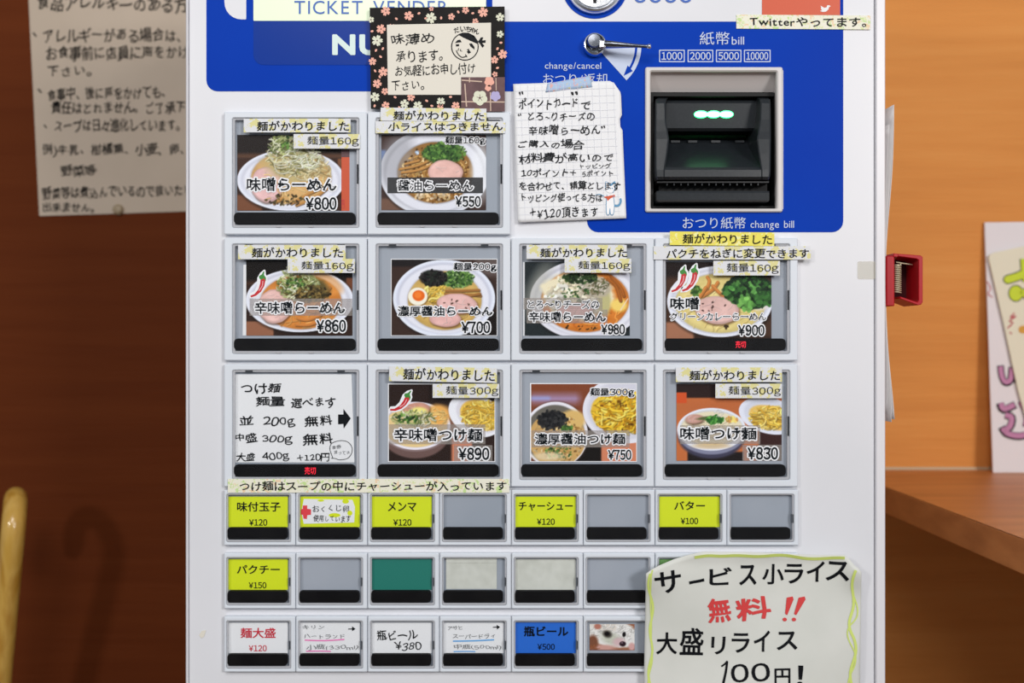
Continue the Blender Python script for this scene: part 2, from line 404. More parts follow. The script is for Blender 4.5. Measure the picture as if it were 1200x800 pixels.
def text(parent, s, box, m='ink', y=-.001, wt=0.0, jit=0.0, rot=0.0, halo=0.0, warp=None, name='lettering', seed=None, hm='halo', step=.00012, gap=.1, shear=0.0):
    """lettering whose ink fills the pixel box (x0,y0,x1,y1) on the surface at depth y"""
    rnd = random.Random(seed if seed is not None else hash_s(s)); x = 0; items = []
    for ch in s:
        if ch == ' ': x += .4; continue
        fw = ch in '0123456789¥g+!' and s != 'change bill' and s != 'change/cancel'
        if fw: ch = '￥' if ch == '¥' else chr(ord(ch)+0xFEE0)
        g0 = glyph(ch)[0]; cjk = ord(ch) > 0x2000 and not fw
        if cjk: ox = x; adv = 1.0
        else: ox = x-g0[:,0].min()+gap/2; adv = g0[:,0].max()-g0[:,0].min()+gap
        items.append((ch, ox, rnd.uniform(-1,1)*jit*.10, rnd.uniform(-1,1)*jit*.16, 1+rnd.uniform(-1,1)*jit*.14, rnd.uniform(0,6.28)))
        x += adv
    V = []; F = []; E = []; n = 0
    for ch, ox, dy, ra, sc, ph in items:
        v, f, ed = glyph(ch); v = v.copy()
        if jit:
            c0 = np.array([v[:,0].mean(), v[:,1].mean()]); q = v-c0
            q[:,0] += jit*.035*np.sin(7*q[:,1]+ph); q[:,1] += jit*.04*np.sin(6*q[:,0]+ph*2)+jit*.10*q[:,0]
            ca, sa = math.cos(ra), math.sin(ra); q = np.stack([q[:,0]*ca-q[:,1]*sa, q[:,0]*sa+q[:,1]*ca],1)*sc
            v = q+c0; v[:,1] += dy
        v[:,0] += ox + shear*v[:,1]; V.append(v); F += [tuple(i+n for i in p) for p in f]; E += [(a+n,b+n) for a,b in ed]; n += len(v)
    V = np.concatenate(V); E = np.array(E); mn = V.min(0); mx = V.max(0)
    x0, y0, x1, y1 = box; kx = (x1-x0)/max(mx[0]-mn[0],1e-6); ky = (y1-y0)/max(mx[1]-mn[1],1e-6)
    cx, cy = (x0+x1)/2, (y0+y1)/2; ca, sa = math.cos(math.radians(rot)), math.sin(math.radians(rot))
    Q = np.stack([x0+(V[:,0]-mn[0])*kx, y1-(V[:,1]-mn[1])*ky], 1)
    dx, dy = Q[:,0]-cx, Q[:,1]-cy; Q = np.stack([cx+dx*ca+dy*sa, cy-dx*sa+dy*ca], 1); em = math.sqrt(kx*ky)
    def outline(wd):
        """thick outline: one small four-sided piece per edge of the letter, in pixels"""
        A = Q[E[:,0]]; B = Q[E[:,1]]; d = B-A; l = np.maximum(np.hypot(d[:,0], d[:,1]), 1e-6)[:,None]; t = d/l; nr = np.stack([-t[:,1], t[:,0]],1)
        A = A-t*wd*.6; B = B+t*wd*.6; m = len(A)
        W = np.concatenate([A+nr*wd, A-nr*wd, B-nr*wd, B+nr*wd]); i = np.arange(m)
        return W, np.stack([i, i+m, i+2*m, i+3*m], 1).tolist(), np.tile((i%7)*1.0e-5, 4)
    def make(parts, yy, mm, nm):
        Vs = []; Fs = []; Ys = []; k0 = 0
        for W, F_, off in parts:
            Vs.append(W); Fs += [tuple(a+k0 for a in f) for f in F_]; k0 += len(W); Ys.append(yy-off)
        W = np.concatenate(Vs); ys = np.concatenate(Ys)
        if warp: ys = ys + np.array([warp(a,b) for a, b in W])
        k = S*(D+ys)/D
        co = np.stack([(W[:,0]-600)*k, ys, CZ+(400-W[:,1])*k], 1)
        me = bpy.data.meshes.new(nm); me.from_pydata(co.tolist(), [], Fs); me.update()
        return obj(nm, me, mm, parent)
    base = (Q, F, np.full(len(Q), 8e-5))
    if halo: make([outline((halo+max(wt,0)*.6)*em), (Q, F, np.zeros(len(Q)))], y+1e-5, hm, 'lettering_outline')
    return make([base]+([outline(wt*em*.8)] if wt > .001 else []), y-step, m, name)
def hash_s(s):
    h = 7
    for c in s: h = (h*31+ord(c)) % 1000003
    return h

# ------------------------------------------------------------------ painted prints (flat photographs on the menu cards)
class Cv:
    def __init__(s, x0, y0, x1, y1, z, bg, res=2.6, seed=1):
        s.r = (x0,y0,x1,y1); s.z = z; s.w = int((x1-x0)*res); s.h = int((y1-y0)*res); s.res = res
        X, Y = np.meshgrid((np.arange(s.w)+.5)/res+x0, (np.arange(s.h)+.5)/res+y0)
        s.X = (X-z[0])*z[2]; s.Y = (Y-z[1])*z[2]       # zoom coordinates
        s.a = np.zeros((s.h, s.w, 3)); s.a[:] = bg; s.rng = np.random.RandomState(seed); s.px = z[2]/res
    def noise(s, n, seed=0):
        r = np.random.RandomState(seed+3); out = 0
        for k in range(3):
            m = n*(2**k); g = r.rand(m+2, m+2); u = np.linspace(0, m, s.w); v = np.linspace(0, m, s.h)
            iu = u.astype(int); iv = v.astype(int); fu = u-iu; fv = v-iv
            a = g[iv][:,iu]; b = g[iv][:,iu+1]; c = g[iv+1][:,iu]; d = g[iv+1][:,iu+1]
            out = out+((a*(1-fu)+b*fu)*(1-fv)[:,None]+(c*(1-fu)+d*fu)*fv[:,None])/(2**k)
        return out/1.75
    def mix(s, mask, col, al=1.0):
        s.a = s.a*(1-mask[...,None]*al)+np.array(col)*mask[...,None]*al
    def emask(s, cx, cy, rx, ry, rot=0, soft=None, rough=0, seed=0):
        c, q = math.cos(math.radians(rot)), math.sin(math.radians(rot)); dx, dy = s.X-cx, s.Y-cy
        u = (dx*c+dy*q)/rx; v = (-dx*q+dy*c)/ry; d = np.sqrt(u*u+v*v)
        if rough: d = d+(s.noise(9, seed)-.5)*rough
        e = (soft or s.px*1.2)/min(rx,ry); return np.clip((1-d)/e+.5, 0, 1)
    def e(s, cx, cy, rx, ry, col, rot=0, soft=None, al=1, rough=0, seed=0): s.mix(s.emask(cx,cy,rx,ry,rot,soft,rough,seed), col, al); return s
    def rect(s, x0, y0, x1, y1, col, soft=6, al=1):
        m = np.clip((s.X-x0)/soft+.5,0,1)*np.clip((x1-s.X)/soft+.5,0,1)*np.clip((s.Y-y0)/soft+.5,0,1)*np.clip((y1-s.Y)/soft+.5,0,1); s.mix(m, col, al); return s
    def st(s, pts, w, col, al=1, sh=True):
        pts = smooth_path(pts, 5)
        x0 = min(p[0] for p in pts)-w*2; x1 = max(p[0] for p in pts)+w*2; y0 = min(p[1] for p in pts)-w*2; y1 = max(p[1] for p in pts)+w*2
        xs = s.X[0]; ys = s.Y[:,0]; i0, i1 = np.searchsorted(xs, [x0, x1]); j0, j1 = np.searchsorted(ys, [y0, y1])
        if i1 <= i0 or j1 <= j0: return s
        X = s.X[j0:j1, i0:i1]; Y = s.Y[j0:j1, i0:i1]; dm = np.full(X.shape, 1e9)
        for (ax, ay), (bx, by) in zip(pts[:-1], pts[1:]):
            dx, dy = bx-ax, by-ay; L = dx*dx+dy*dy+1e-9; t = np.clip(((X-ax)*dx+(Y-ay)*dy)/L, 0, 1)
            dm = np.minimum(dm, np.hypot(X-ax-t*dx, Y-ay-t*dy))
        m = np.clip((w/2-dm)/(s.px)+.5, 0, 1)[...,None]*al
        s.a[j0:j1, i0:i1] = s.a[j0:j1, i0:i1]*(1-m)+np.array(col)*m; return s
    def noodles(s, cx, cy, rx, ry, n, ln, w, cols, curl=1.0, al=.9):
        R = s.rng
        for _ in range(n):
            a = R.rand()*6.28; q = math.sqrt(R.rand()); x = cx+rx*q*math.cos(a); y = cy+ry*q*math.sin(a); h = R.rand()*6.28; pts = [(x,y)]
            for k in range(4):
                h += (R.rand()-.5)*2*curl; x += math.cos(h)*ln/4; y += math.sin(h)*ln/4*.7
                if ((x-cx)/rx)**2+((y-cy)/ry)**2 > 1.15: break
                pts.append((x,y))
            if len(pts) > 1:
                c = np.array(cols[R.randint(len(cols))])*(.85+.25*R.rand())
                s.st([(p[0]+w*.35, p[1]+w*.5) for p in pts], w, c*.5, .4); s.st(pts, w*(.7+.5*R.rand()), np.clip(c,0,255), al)
        return s
    def specks(s, cx, cy, rx, ry, n, sz, cols, al=.9):
        R = s.rng
        for _ in range(n):
            a = R.rand()*6.28; q = math.sqrt(R.rand()); c = np.clip(np.array(cols[R.randint(len(cols))])*(.75+.45*R.rand()),0,255)
            x = cx+rx*q*math.cos(a); y = cy+ry*q*math.sin(a); h = R.rand()*3.14; l = sz*(.3+R.rand()*.6)
            s.st([(x-math.cos(h)*l/2, y-math.sin(h)*l/2), (x+math.cos(h)*l/2, y+math.sin(h)*l/2)], sz*(.5+.7*R.rand()), c, al)
        return s
    def bowl(s, cx, cy, rx, ry, sx, sy, srx, sry, soup, rim=(226,229,240), shade=(176,176,190)):
        s.e(cx+6, cy+10, rx+6, ry+6, (20,16,15), soft=16, al=.55); s.e(cx,cy,rx,ry,rim)
        s.e(cx,cy-2,rx*.93,ry*.92,shade,soft=14,al=.55); s.e(cx,cy+3,rx*.88,ry*.88,(232,233,242),soft=12,al=.8)
        s.e(sx,sy,srx+7,sry+7,shade,soft=10,al=.7); s.e(sx,sy,srx,sry,soup,soft=8)
        m = s.emask(sx,sy,srx,sry); n = s.noise(14, int(cx)); s.a += (m*(n-.5)*34)[...,None]
        m = s.emask(sx,sy,srx,sry,soft=60); s.mix(s.emask(sx,sy,srx,sry)*(1-m), [c*.72 for c in soup], .6); return s
    def pork(s, cx, cy, rx, ry, rot=0, col=(224,184,176)):
        s.e(cx+4,cy+7,rx+4,ry+4,(80,50,35),rot,soft=10,al=.6,rough=.12,seed=int(cx)); s.e(cx,cy,rx,ry,[c*.86 for c in col],rot,rough=.14,seed=int(cx))
        s.e(cx-3,cy-3,rx*.92,ry*.9,col,rot,soft=12,rough=.14,seed=int(cx)); m = s.emask(cx,cy,rx*.9,ry*.9,rot,rough=.1,seed=int(cx)); n = s.noise(16,int(cy)); s.a += (m*(n-.5)*40)[...,None]
        s.noodles(cx,cy,rx*.8,ry*.75,7,rx*.8,3.5,[(242,214,208),(238,200,198)],.5,.6); return s
    def menma(s, pts_list, w=15, col=(176,128,72)):
        for p in pts_list: s.st([(a+3,b+5) for a,b in p], w, (60,40,22), .6); s.st(p, w, col); s.st([(a-1,b-w*.22) for a,b in p], w*.3, [min(255,c*1.25) for c in col], .7)
        return s
    def build(s, name, y, parent, step=2, quad=None, label=None):
        a = np.clip((s.a-128)*1.06+136 + (s.rng.rand(s.h, s.w, 1)-.5)*5, 0, 255)
        h2, w2 = s.h//step, s.w//step
        a = a[:h2*step, :w2*step].reshape(h2, step, w2, step, 3).mean((1,3))/255.0
        L = np.where(a <= .04045, a/12.92, ((a+.055)/1.055)**2.4)
        x0,y0,x1,y1 = s.r; u = np.linspace(0,1,w2); v = np.linspace(0,1,h2); U, V = np.meshgrid(u, v)
        q = quad or [(x0,y0),(x1,y0),(x1,y1),(x0,y1)]
        px = (q[0][0]*(1-U)+q[1][0]*U)*(1-V)+(q[3][0]*(1-U)+q[2][0]*U)*V; py = (q[0][1]*(1-U)+q[1][1]*U)*(1-V)+(q[3][1]*(1-U)+q[2][1]*U)*V
        k = S*(D+y)/D; W = np.stack([(px-600)*k, np.full(px.shape, y), CZ+(400-py)*k], -1).reshape(-1,3)
        idx = np.arange(h2*w2).reshape(h2,w2); F = np.stack([idx[1:,:-1], idx[1:,1:], idx[:-1,1:], idx[:-1,:-1]], -1).reshape(-1,4)
        me = bpy.data.meshes.new(name); me.from_pydata(W.tolist(), [], F.tolist()); me.update()
        at = me.attributes.new('print', 'FLOAT_COLOR', 'POINT')
        at.data.foreach_set('color', np.concatenate([L.reshape(-1,3), np.ones((h2*w2,1))],1).astype(np.float32).ravel())
        o = obj(name, me, 'photo', parent)
        if label: o['label'] = label
        return o

# ================================================================== the room
TOPZ = 1.86
WY = 0.75
b = MB().box(-3.2, .1, WY, WY+.1, 0, 2.8).ob('wall_left', 'wall_l'); tag(b, kind='structure')  # wall stretch left of the machine, its shade held in the colour
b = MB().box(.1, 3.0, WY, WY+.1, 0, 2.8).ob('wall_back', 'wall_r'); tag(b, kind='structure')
b = MB().box(-3.2, 3.0, -4.5, WY, -.05, 0).ob('floor', 'floor'); tag(b, kind='structure')

# counter: top slab and darker edge band, supported by two brackets
ct = empty('counter', (.53, .3, 1.094), 'orange-brown wooden counter with a dark front edge, jutting from the wall right of the machine', 'counter')
cz = 1.094
MB().add([(.548,-.9,cz),(1.7,-.9,cz),(1.7,WY-.001,cz),(.527,WY-.001,cz),(.548,-.9,cz-.035),(1.7,-.9,cz-.035),(1.7,WY-.001,cz-.035),(.527,WY-.001,cz-.035)],
         [(0,1,2,3),(7,6,5,4),(0,4,5,1),(1,5,6,2),(2,6,7,3)]).ob('counter_top', 'counter', ct)
MB().add([(.546,-.9,cz-.0008),(.525,WY-.001,cz-.0008),(.525,WY-.001,cz-.036),(.546,-.9,cz-.036),(.5485,-.9,cz-.0008),(.5275,WY-.001,cz-.0008),(.5275,WY-.001,cz-.036),(.5485,-.9,cz-.036)],
         [(0,1,2,3),(4,7,6,5),(0,4,5,1),(3,2,6,7),(0,3,7,4),(1,5,6,2)]).ob('edge_band', 'counter_edge', ct)
MB().box(1.2,1.24,.1,WY-.001,0,cz-.035).ob('support_panel', 'counter_edge', ct)
b = MB().box(.527, 1.7, WY-.0035, WY, cz, cz+.004).ob('trim_1', 'caulk'); tag(b, kind='structure')

# ================================================================== the ticket machine
vm = empty('ticket_machine', (.02, .25, 0), 'white and blue ticket vending machine with rows of photo menu buttons and a banknote slot', 'vending machine')
def zpx(z): return 400-(z-CZ)/S
FR = 8.0
outer = rrect(221, zpx(TOPZ), 1025, zpx(.08), 6, 0); inner = rrect(761, 82, 913, 245, 2, 0)
MB().ring(outer, inner, 0, .055, .0012, .0).ob('front_door', 'white', vm)
MB().box(-.2842, .3275, .055, .5, .0, TOPZ-.01).ob('cabinet', 'white', vm)
for nm, xa, xb in (('edge_trim', 1026.2, 1037.5), ('edge_trim', 217.6, 220.2)):
    MB().prism(rrect(xa, zpx(TOPZ+.004), xb, zpx(.06), 1.2, -.001), -.0015, .06, .0009).ob(nm, 'trimw', vm)
MB().prism(rrect(1024.6, zpx(TOPZ-.01), 1026.6, zpx(.09), .3, .003), .003, .05).ob('door_gap', 'groove', vm)

# blue printed panel, with the white and backlit panels inside it
def poly_rr(x0,y0,x1,y1,rs): return rrect(x0,y0,x1,y1,0,0,5,rs)
bl = MB()
def flatpoly(mb, loop, y): mb.prism(loop, y, y+.0003)
for a in ((242,-70,297,107,(14,0,0,13)), (297,76,577,107,(0,0,0,0)), (297,-70,577,76,(0,0,0,0)), (577,25,688,107,(0,0,0,0)),
          (688,25,756,272,(0,0,0,13)), (756,25,918,82,(0,0,0,0)), (756,245,918,272,(0,0,0,0)), (918,25,988,272,(0,0,13,0)),
          (984,-70,988,25,(0,4,0,0)), (577,-70,984,-66,(0,0,0,0))):
    flatpoly(bl, poly_rr(*a), -.0004)
bl.ob('blue_panel', 'blue', vm)
MB().prism(rrect(577,-66,984,25.2,1,-.0006), -.0006, 0).ob('white_panel', 'white', vm)
MB().prism(rrect(297,-66,571,76,0,-.0007,5,(6,6,4,12)), -.0007, 0).ob('display_lens', 'blue_lens', vm)
sp = MB().prism(rrect(297,-40,569.5,24.3,1,-.001), -.001, 0).ob('sign_panel', 'panel_green', vm)
sp['label'] = 'pale green backlit sign panel lettered TICKET VENDER'
text(sp, 'TICKET VENDER', (345,.8,525,16.5), 'sign_blue', -.0012, wt=-.004, gap=.16)
MB().prism(rrect(263,-20,288.5,22.7,0,-.0006,6,(3,3,1,20)), -.0006, 0).ob('white_inset', 'white', vm)
text(vm, 'NU', (390.8,41.7,445,63.2), 'nu', -.0009, wt=.055, name='logo_lettering', gap=.2)
text(vm, '0000', (743,-15,811,2.9), 'sign_blue', -.0009, wt=.02, name='coin_lettering', gap=.12)

# coin slot
cc = P(697,-16.5,0)
def ringl(mb, r0, y0, r1, y1, c=cc): pass
MB().lathe_y(cc, [(38.8*S,-.0004),(38.8*S,-.0012),(30*S,-.0012)]).ob('coin_slot_collar', 'blue', vm)
cs = MB().lathe_y(cc, [(34.3*S,-.001),(34.3*S,-.0035),(32.5*S,-.0065),(30.2*S,-.0072),(28.6*S,-.0055),(27.2*S,-.0032),(26.5*S,-.0046),(12*S,-.0050),(11*S,-.0042),(.5*S,-.0042)], 64).ob('coin_slot', 'chrome', vm, smooth=True)
MB().prism(rrect(695.2,-34,699.2,3.2,.6,-.0052), -.0054, -.004).ob('slot_opening', 'cavity', cs)

# return lever with its printed fan and arrow
fan = [(704+6*0, 57)] + [(696.6+55*math.cos(math.radians(a)), 53.8+55*math.sin(math.radians(a))) for a in range(2, 48, 3)] + [(707, 64)]
flat('lever_fan_print', [fan], -.0007, 'print_white', vm)
arc = [(696.6+49*math.cos(math.radians(a)), 53.8+49*math.sin(math.radians(a))) for a in range(2, 40, 4)]
flat('lever_arrow_print', ribbon(arc, 2.6, 2)+[[(730.8,88.8),(735.5,76.6),(741.6,83.2)]], -.0009, 'blue', vm)
lc = P(696.6, 53.8, 0)
lv = MB().lathe_y(lc, [(13.6*S,-.0004),(13.8*S,-.004),(12.6*S,-.0068),(11.2*S,-.0072),(10*S,-.0052),(9.2*S,-.0040),(.5*S,-.0040)], 48).ob('return_lever', 'chrome', vm, smooth=True)
hub = MB().lathe_y(P(695.2,52,0), [(8.6*S,-.004),(8.4*S,-.010),(7.2*S,-.0122),(.5*S,-.0124)], 32).ob('lever_hub', 'chrome_dark', lv, smooth=True)
MB().prism(pxloop([(702,47),(710,48),(710,55.5),(702,56)], -.012), -.013, -.008, .0005).ob('lever_clamp', 'chrome', lv)
pts = [P(709,51.3,-.011), P(718,51.8,-.0135), P(730,52.6,-.015), P(744,53.6,-.0158), P(756,54.3,-.016), P(760,54.4,-.016)]
MB().tube(pts, [.0031,.0028,.0021,.0016,.0014,.0016], 14).ob('lever_arm', 'chrome_dark', lv, smooth=True)
bc = P(760.5,54.6,-.016); MB().tube([bc+Vector((-.0022,0,0)),bc+Vector((-.0014,0,0)),bc,bc+Vector((.0014,0,0)),bc+Vector((.002,0,0))],[.0006,.0018,.0023,.0018,.0006],14).ob('lever_tip', 'chrome', lv, smooth=True)

# panel lettering
text(vm, '紙幣', (820,37.3,855,52.5), 'print_white', -.0008)
text(vm, 'bill', (857.5,43,872,52.3), 'print_white', -.0008)
text(vm, 'change/cancel', (638.5,73,704.5,83), 'print_white', -.0008)
text(vm, 'おつり/返却', (636.5,86,711.5,98.6), 'print_white', -.0008)
text(vm, 'おつり紙幣', (800,254.2,874,268), 'print_white', -.0008)
text(vm, 'change bill', (879.5,258.5,930.5,269.6), 'print_white', -.0008)
for s_, x0, x1 in (('1000',772.4,802.4), ('2000',805.8,835.8), ('5000',839,868.8), ('10000',871.8,903)):
    MB().ring(rrect(x0,58.3,x1,72.8,.6,-.0007,2), rrect(x0+1.1,59.4,x1-1.1,71.7,.3,-.0007,2), -.0008, -.0004).ob('banknote_label', 'print_white', vm)
    text(vm, s_, (x0+3,61.2,x1-3,70), 'print_white', -.0008, wt=.02)

# banknote acceptor
ac = MB().ring(rrect(756.3,78.3,917.5,248.3,2.5,-.003), rrect(762.6,83.6,910.5,244.2,1.5,-.003), -.003, .004, .001, .0012).ob('banknote_acceptor', 'bezel', vm)
ac['label'] = 'black banknote acceptor with green lamps in a cream bezel'
MB().ring(rrect(761.2,82.2,912.8,244.8,2,0), rrect(762.6,83.6,911.6,244,1.5,0), .003, .050).ob('recess_wall', 'bezel_in', ac)
a0,a1,a2,a3 = P(762.6,83.6,.002),P(911.6,83.6,.002),P(911.6,108,.014),P(762.6,108,.014)
MB().add([a0,a1,a2,a3,a0+Vector((0,.003,.001)),a1+Vector((0,.003,.001)),a2+Vector((0,.003,.002)),a3+Vector((0,.003,.002))],[(0,1,2,3),(4,7,6,5),(0,4,5,1),(3,2,6,7)]).ob('recess_hood', 'bezel_in', ac)
MB().ring(rrect(762.8,108,911.2,244,.5,.006,4), rrect(766,112,908,241,.5,.006,4), .008, .05).ob('cavity_liner', 'cavity', ac)
b = MB(); q0=P(761,82,.05); q1=P(914,246,.05); b.box(q0.x,q1.x,.0495,.0545,q1.z,q0.z); b.ob('cavity_back', 'cavity', ac)
# moulded nose: cheeks, brow plate, tray, lip, slotted base
def mirror(x): return 1671-x
stn = [(114.5,771,783,.010),(116.4,768.5,781,.003),(121,768,780,.0005),(140,767.8,780.4,-.002),(154,767.6,782.5,-.0045),(163,767.6,784,-.0064),(180,767.8,782,-.0085),(199,768,779,-.0105),(207,768.6,779,-.0108),(210.5,770,779,-.0085)]
for mir in (0,1):
    nb = MB(); rows = []
    for py, xo, xi, y in stn:
        if mir: xo, xi = mirror(xo), mirror(xi)
        so = 1 if not mir else -1
        o_ = P(xo,py,y); i_ = P(xi,py,y); c1 = P(xo+so*1.6,py,y-.0008); c2 = P(xi-so*1.6,py,y-.0008)
        ob_ = Vector((o_.x,.045,o_.z)); ib_ = Vector((i_.x+so*.0008,.045,i_.z)); rows.append([ob_,o_,c1,c2,i_,ib_])
    n = len(nb.v); vs = [p for r in rows for p in r]; fs = []
    for i in range(len(rows)-1):
        for k in range(5): fs.append((i*6+k,i*6+k+1,(i+1)*6+k+1,(i+1)*6+k))
    fs.append(tuple(range(6))); fs.append(tuple(range((len(rows)-1)*6,len(rows)*6)))
    nb.add(vs, fs); nb.ob('cheek', 'accept', ac)
def slab(name, stations, m, parent=ac, back=.045):
    """full-width sheet through (py, x-left, depth) stations, closed at the back"""
    rows = []
    for py, xl, y in stations: rows.append([P(xl,py,y), P(mirror(xl),py,y)])
    vs = [p for r in rows for p in r]; n = len(rows)
    fs = [(2*i,2*i+1,2*i+3,2*i+2) for i in range(n-1)]
    m0 = len(vs); vs += [Vector((r[0].x,back,r[0].z)) for r in rows]; vs += [Vector((r[1].x,back,r[1].z)) for r in rows]
    for i in range(n-1): fs.append((2*i,2*i+2,m0+i+1,m0+i)); fs.append((2*i+1,m0+n+i,m0+n+i+1,2*i+3))
    fs.append((0,m0,m0+n,1)); fs.append((2*n-2,2*n-1,m0+2*n-1,m0+n-1))
    return MB().add(vs, fs).ob(name, m, parent)
slab('brow_plate', [(114.5,783,.022),(118,781,.0145),(121,780.5,.0135),(150,780.5,.0150),(153.5,780.5,.018),(154.5,780.5,.03)], 'accept')
slab('banknote_tray', [(164.5,783.6,.034),(166,783.6,.0325),(196,779.4,-.0085),(199,779,-.0108),(207,779,-.0112),(210.5,779.5,-.009)], 'accept')
slab('slotted_base', [(210.8,770,-.004),(212.5,770,-.006),(214,770,-.006)], 'black')
slab('slotted_base', [(223.8,769.6,-.0062),(226,769.4,-.0070),(234.5,769.4,-.0066),(236.5,771,-.003)], 'accept')
slab('coin_gap', [(213.8,772,.006),(224,772,.006)], 'cavity')
tb = MB()
for k in range(14):
    x = 781+k*8.2
    if x > 888: break
    p0, p1 = P(x,213.5,-.004), P(x+1.3,217.3,-.004); tb.box(p0.x,p1.x,-.0045,.004,p1.z,p0.z)
tb.ob('slot_teeth', 'accept', ac)
for x in (786,806,833,861):
    p0, p1 = P(x,165,.031), P(x+10.5,167.6,.031); MB().box(p0.x,p1.x,.0288,.036,p1.z,p0.z).ob('tray_tab', 'accept', ac)
for x in (821.5,836.3,851.2):
    c = P(x,134,.0135)
    vs = MB(); vs.prism([(P(*p,.0135).x,P(*p,.0135).z) for p in ell(x,134,8.4,4.4,16)], .0124, .016, .0004); o = vs.ob('green_lamp', 'led', ac)
    MB().prism([(P(*p,.0122).x,P(*p,.0122).z) for p in ell(x,134,7.4,2.9,16)], .0120, .0126, .0002).ob('lamp_core', 'led_core', o)

# ---------------------------------------------------------------- menu buttons
def button(kind, c, r, label):
    if kind == 'big':
        wx = 272+168.4*c; wy = 138+147.8*r; w_, h_ = 148.6, 128.8; fx = 262.4+168.4*c; fw = 167.4; fy = wy-7; fh = 143.6; sh = (110.6, 124.6, 2, 144)
    else:
        wx = 265+84.3*c; wy = 579+74.2*r; w_, h_ = 75.6, 56.4; fx = 262.4+84.3*c; fw = 83.5; fy = wy-5; fh = 65; sh = (39.2, 52.8, 1.4, 71.4)
    YF = -.006
    fr = MB().ring(rrect(fx,fy,fx+fw,fy+fh,1.2,YF), rrect(wx,wy,wx+w_,wy+h_,2.2,YF), YF, -.0002, .0008, .0007).ob('menu_button', 'frame', vm)
    fr['label'] = label
    MB().prism(rrect(wx-.5,wy-.5,wx+w_+.5,wy+h_+.5,2,-.001), -.001, -.0003).ob('back_panel', 'recess', fr)
    MB().prism(rrect(wx+1,wy+1,wx+w_-1,wy+h_-1,2,YF), YF-.0003, YF+.0004, .0002).ob('clear_cover', 'clear', fr)
    e = 3.0 if kind == 'big' else 1.8
    MB().ring(rrect(wx+.3,wy+.3,wx+w_-.3,wy+h_-.3,2,YF), rrect(wx+e,wy+e-.8,wx+w_-e,wy+sh[1]+.8,1.4,YF), YF+.0010, YF+.0034, .0002,.0002).ob('cover_rim', 'cover_edge', fr)
    MB().prism(rrect(wx+sh[2]-.3,wy+sh[0],wx+sh[3],wy+sh[1],0,YF,4,(5,5,5,5) if kind=='big' else (3.6,3.6,3.6,3.6)), YF+.0006, YF+.0045, .0003).ob('indicator_strip', 'strip', fr)
    t_ = [(wx+w_-2.6, wy+h_*.42, wx+w_-.6, wy+h_*.60)]
    if kind == 'big': t_ += [(wx+15,wy+.4,wx+24,wy+2.4), (wx+123,wy+.4,wx+132,wy+2.4)]
    for q in t_: MB().prism(rrect(*q,.4,YF), YF+.001, YF+.004).ob('catch', 'catch', fr)
    if kind == 'big':
        for tx in (52, 90): MB().prism(rrect(wx+tx,wy+h_-2.6,wx+tx+5,wy+h_-.4,.6,YF), YF-.0006, YF+.001,.0003).ob('cover_tab', 'cover_edge', fr)
    return fr
YC, YT = -.0016, -.0019     # card front, print on it
def sold_out(fr, x0, y0, x1, y1): text(fr, '売切', (x0,y0,x1,y1), 'sold', -.0056, wt=.0, name='sold_out_lamp')
H = .1
def menu_txt(fr, items):
    for it in items: text(fr, it[0], it[1], 'ink_print', YT, wt=(it[2] if len(it) > 2 else (.026 if it[0][0]=='¥' else .012))+.006, halo=H)
def band(fr, x0,y0,x1,y1, m): MB().prism(rrect(x0,y0,x1,y1,.5,YC-.00015), YC-.00015, YC-.00005).ob('translucent_band', m, fr)
def chili(fr, cx, cy, sc=1.0, rot=0.0):
    base = [(-9,15),(-4,13),(1,7),(3,0),(3.5,-6),(7.5,-8),(9.5,-4),(8,3),(4,10),(-2,15),(-8,17)]
    def T_(pts): 
        c_, s_ = math.cos(math.radians(rot)), math.sin(math.radians(rot))
        return [(cx+(x*c_-y*s_)*sc, cy+(x*s_+y*c_)*sc) for x, y in pts]
    big = [(-10.8,18),(-9.5,12),(-4,9.5),(-1,3),(-.5,-7),(3,-13),(8,-17),(9.5,-16),(10,-11),(12,-8),(12,-2),(9.5,5),(4,13),(-3,17.5)]
    flat('chili_sticker_outline', [T_(big)], YT+.0001, 'halo', fr)
    flat('chili_print', [T_(base)], YT-.00002, 'chili', fr)
    flat('chili_stem', [T_([(2,-6),(1.5,-9),(5,-11),(7,-15),(8.2,-14.5),(7.5,-10.5),(10,-7),(10,-3),(7.5,-6.5),(5,-4.5)])], YT-.00006, 'leaf', fr)
    flat('chili_shine', [q for q in [T_(x) for x in ribbon([(6.3,-3),(5.5,3),(1.5,9)], .9, 3)]], YT-.00006, 'chili_dark', fr)

GN = [(214,216,178),(186,196,130),(232,232,208),(150,164,96),(96,110,60)]
YN = [(240,206,96),(226,186,70),(250,226,134),(206,160,58)]
HERB = [(60,96,44),(84,124,56),(40,66,34),(110,150,70)]
CH = [(242,236,214),(226,214,186),(250,248,236)]

# row 1
Z = (255,120,5)
f = button('big',0,0,'photo menu button for miso ramen at 800 yen')
card('price_card', 398,175,409.5,247, YC+.0004, 'orange', f)
flat('card_print', [[(398,175),(409.5,175),(409.5,184),(398,184)]], YC+.0003-.00005, 'plum', f)
text(f, '円', (400,234,403.5,244), 'ink_red', YC+.0002)
cv = Cv(278,158,400,246.6,Z,(38,32,30),seed=11)
cv.rect(110,300,740,330,(88,62,48),20).rect(110,330,740,640,(64,44,36),10).rect(90,540,260,640,(118,76,54),14).rect(700,330,760,540,(120,78,54))
cv.bowl(428,455,312,178,430,440,232,152,(208,166,108))
cv.pork(288,480,92,104,-10,(226,184,182)).noodles(430,480,190,110,40,90,7,[(222,190,130),(206,170,110)])
cv.menma([[(430,590),(520,540),(600,500)],[(460,600),(560,560),(640,500)],[(330,590),(380,560)]],16).specks(400,570,120,30,40,12,[(60,50,36),(90,80,50)])
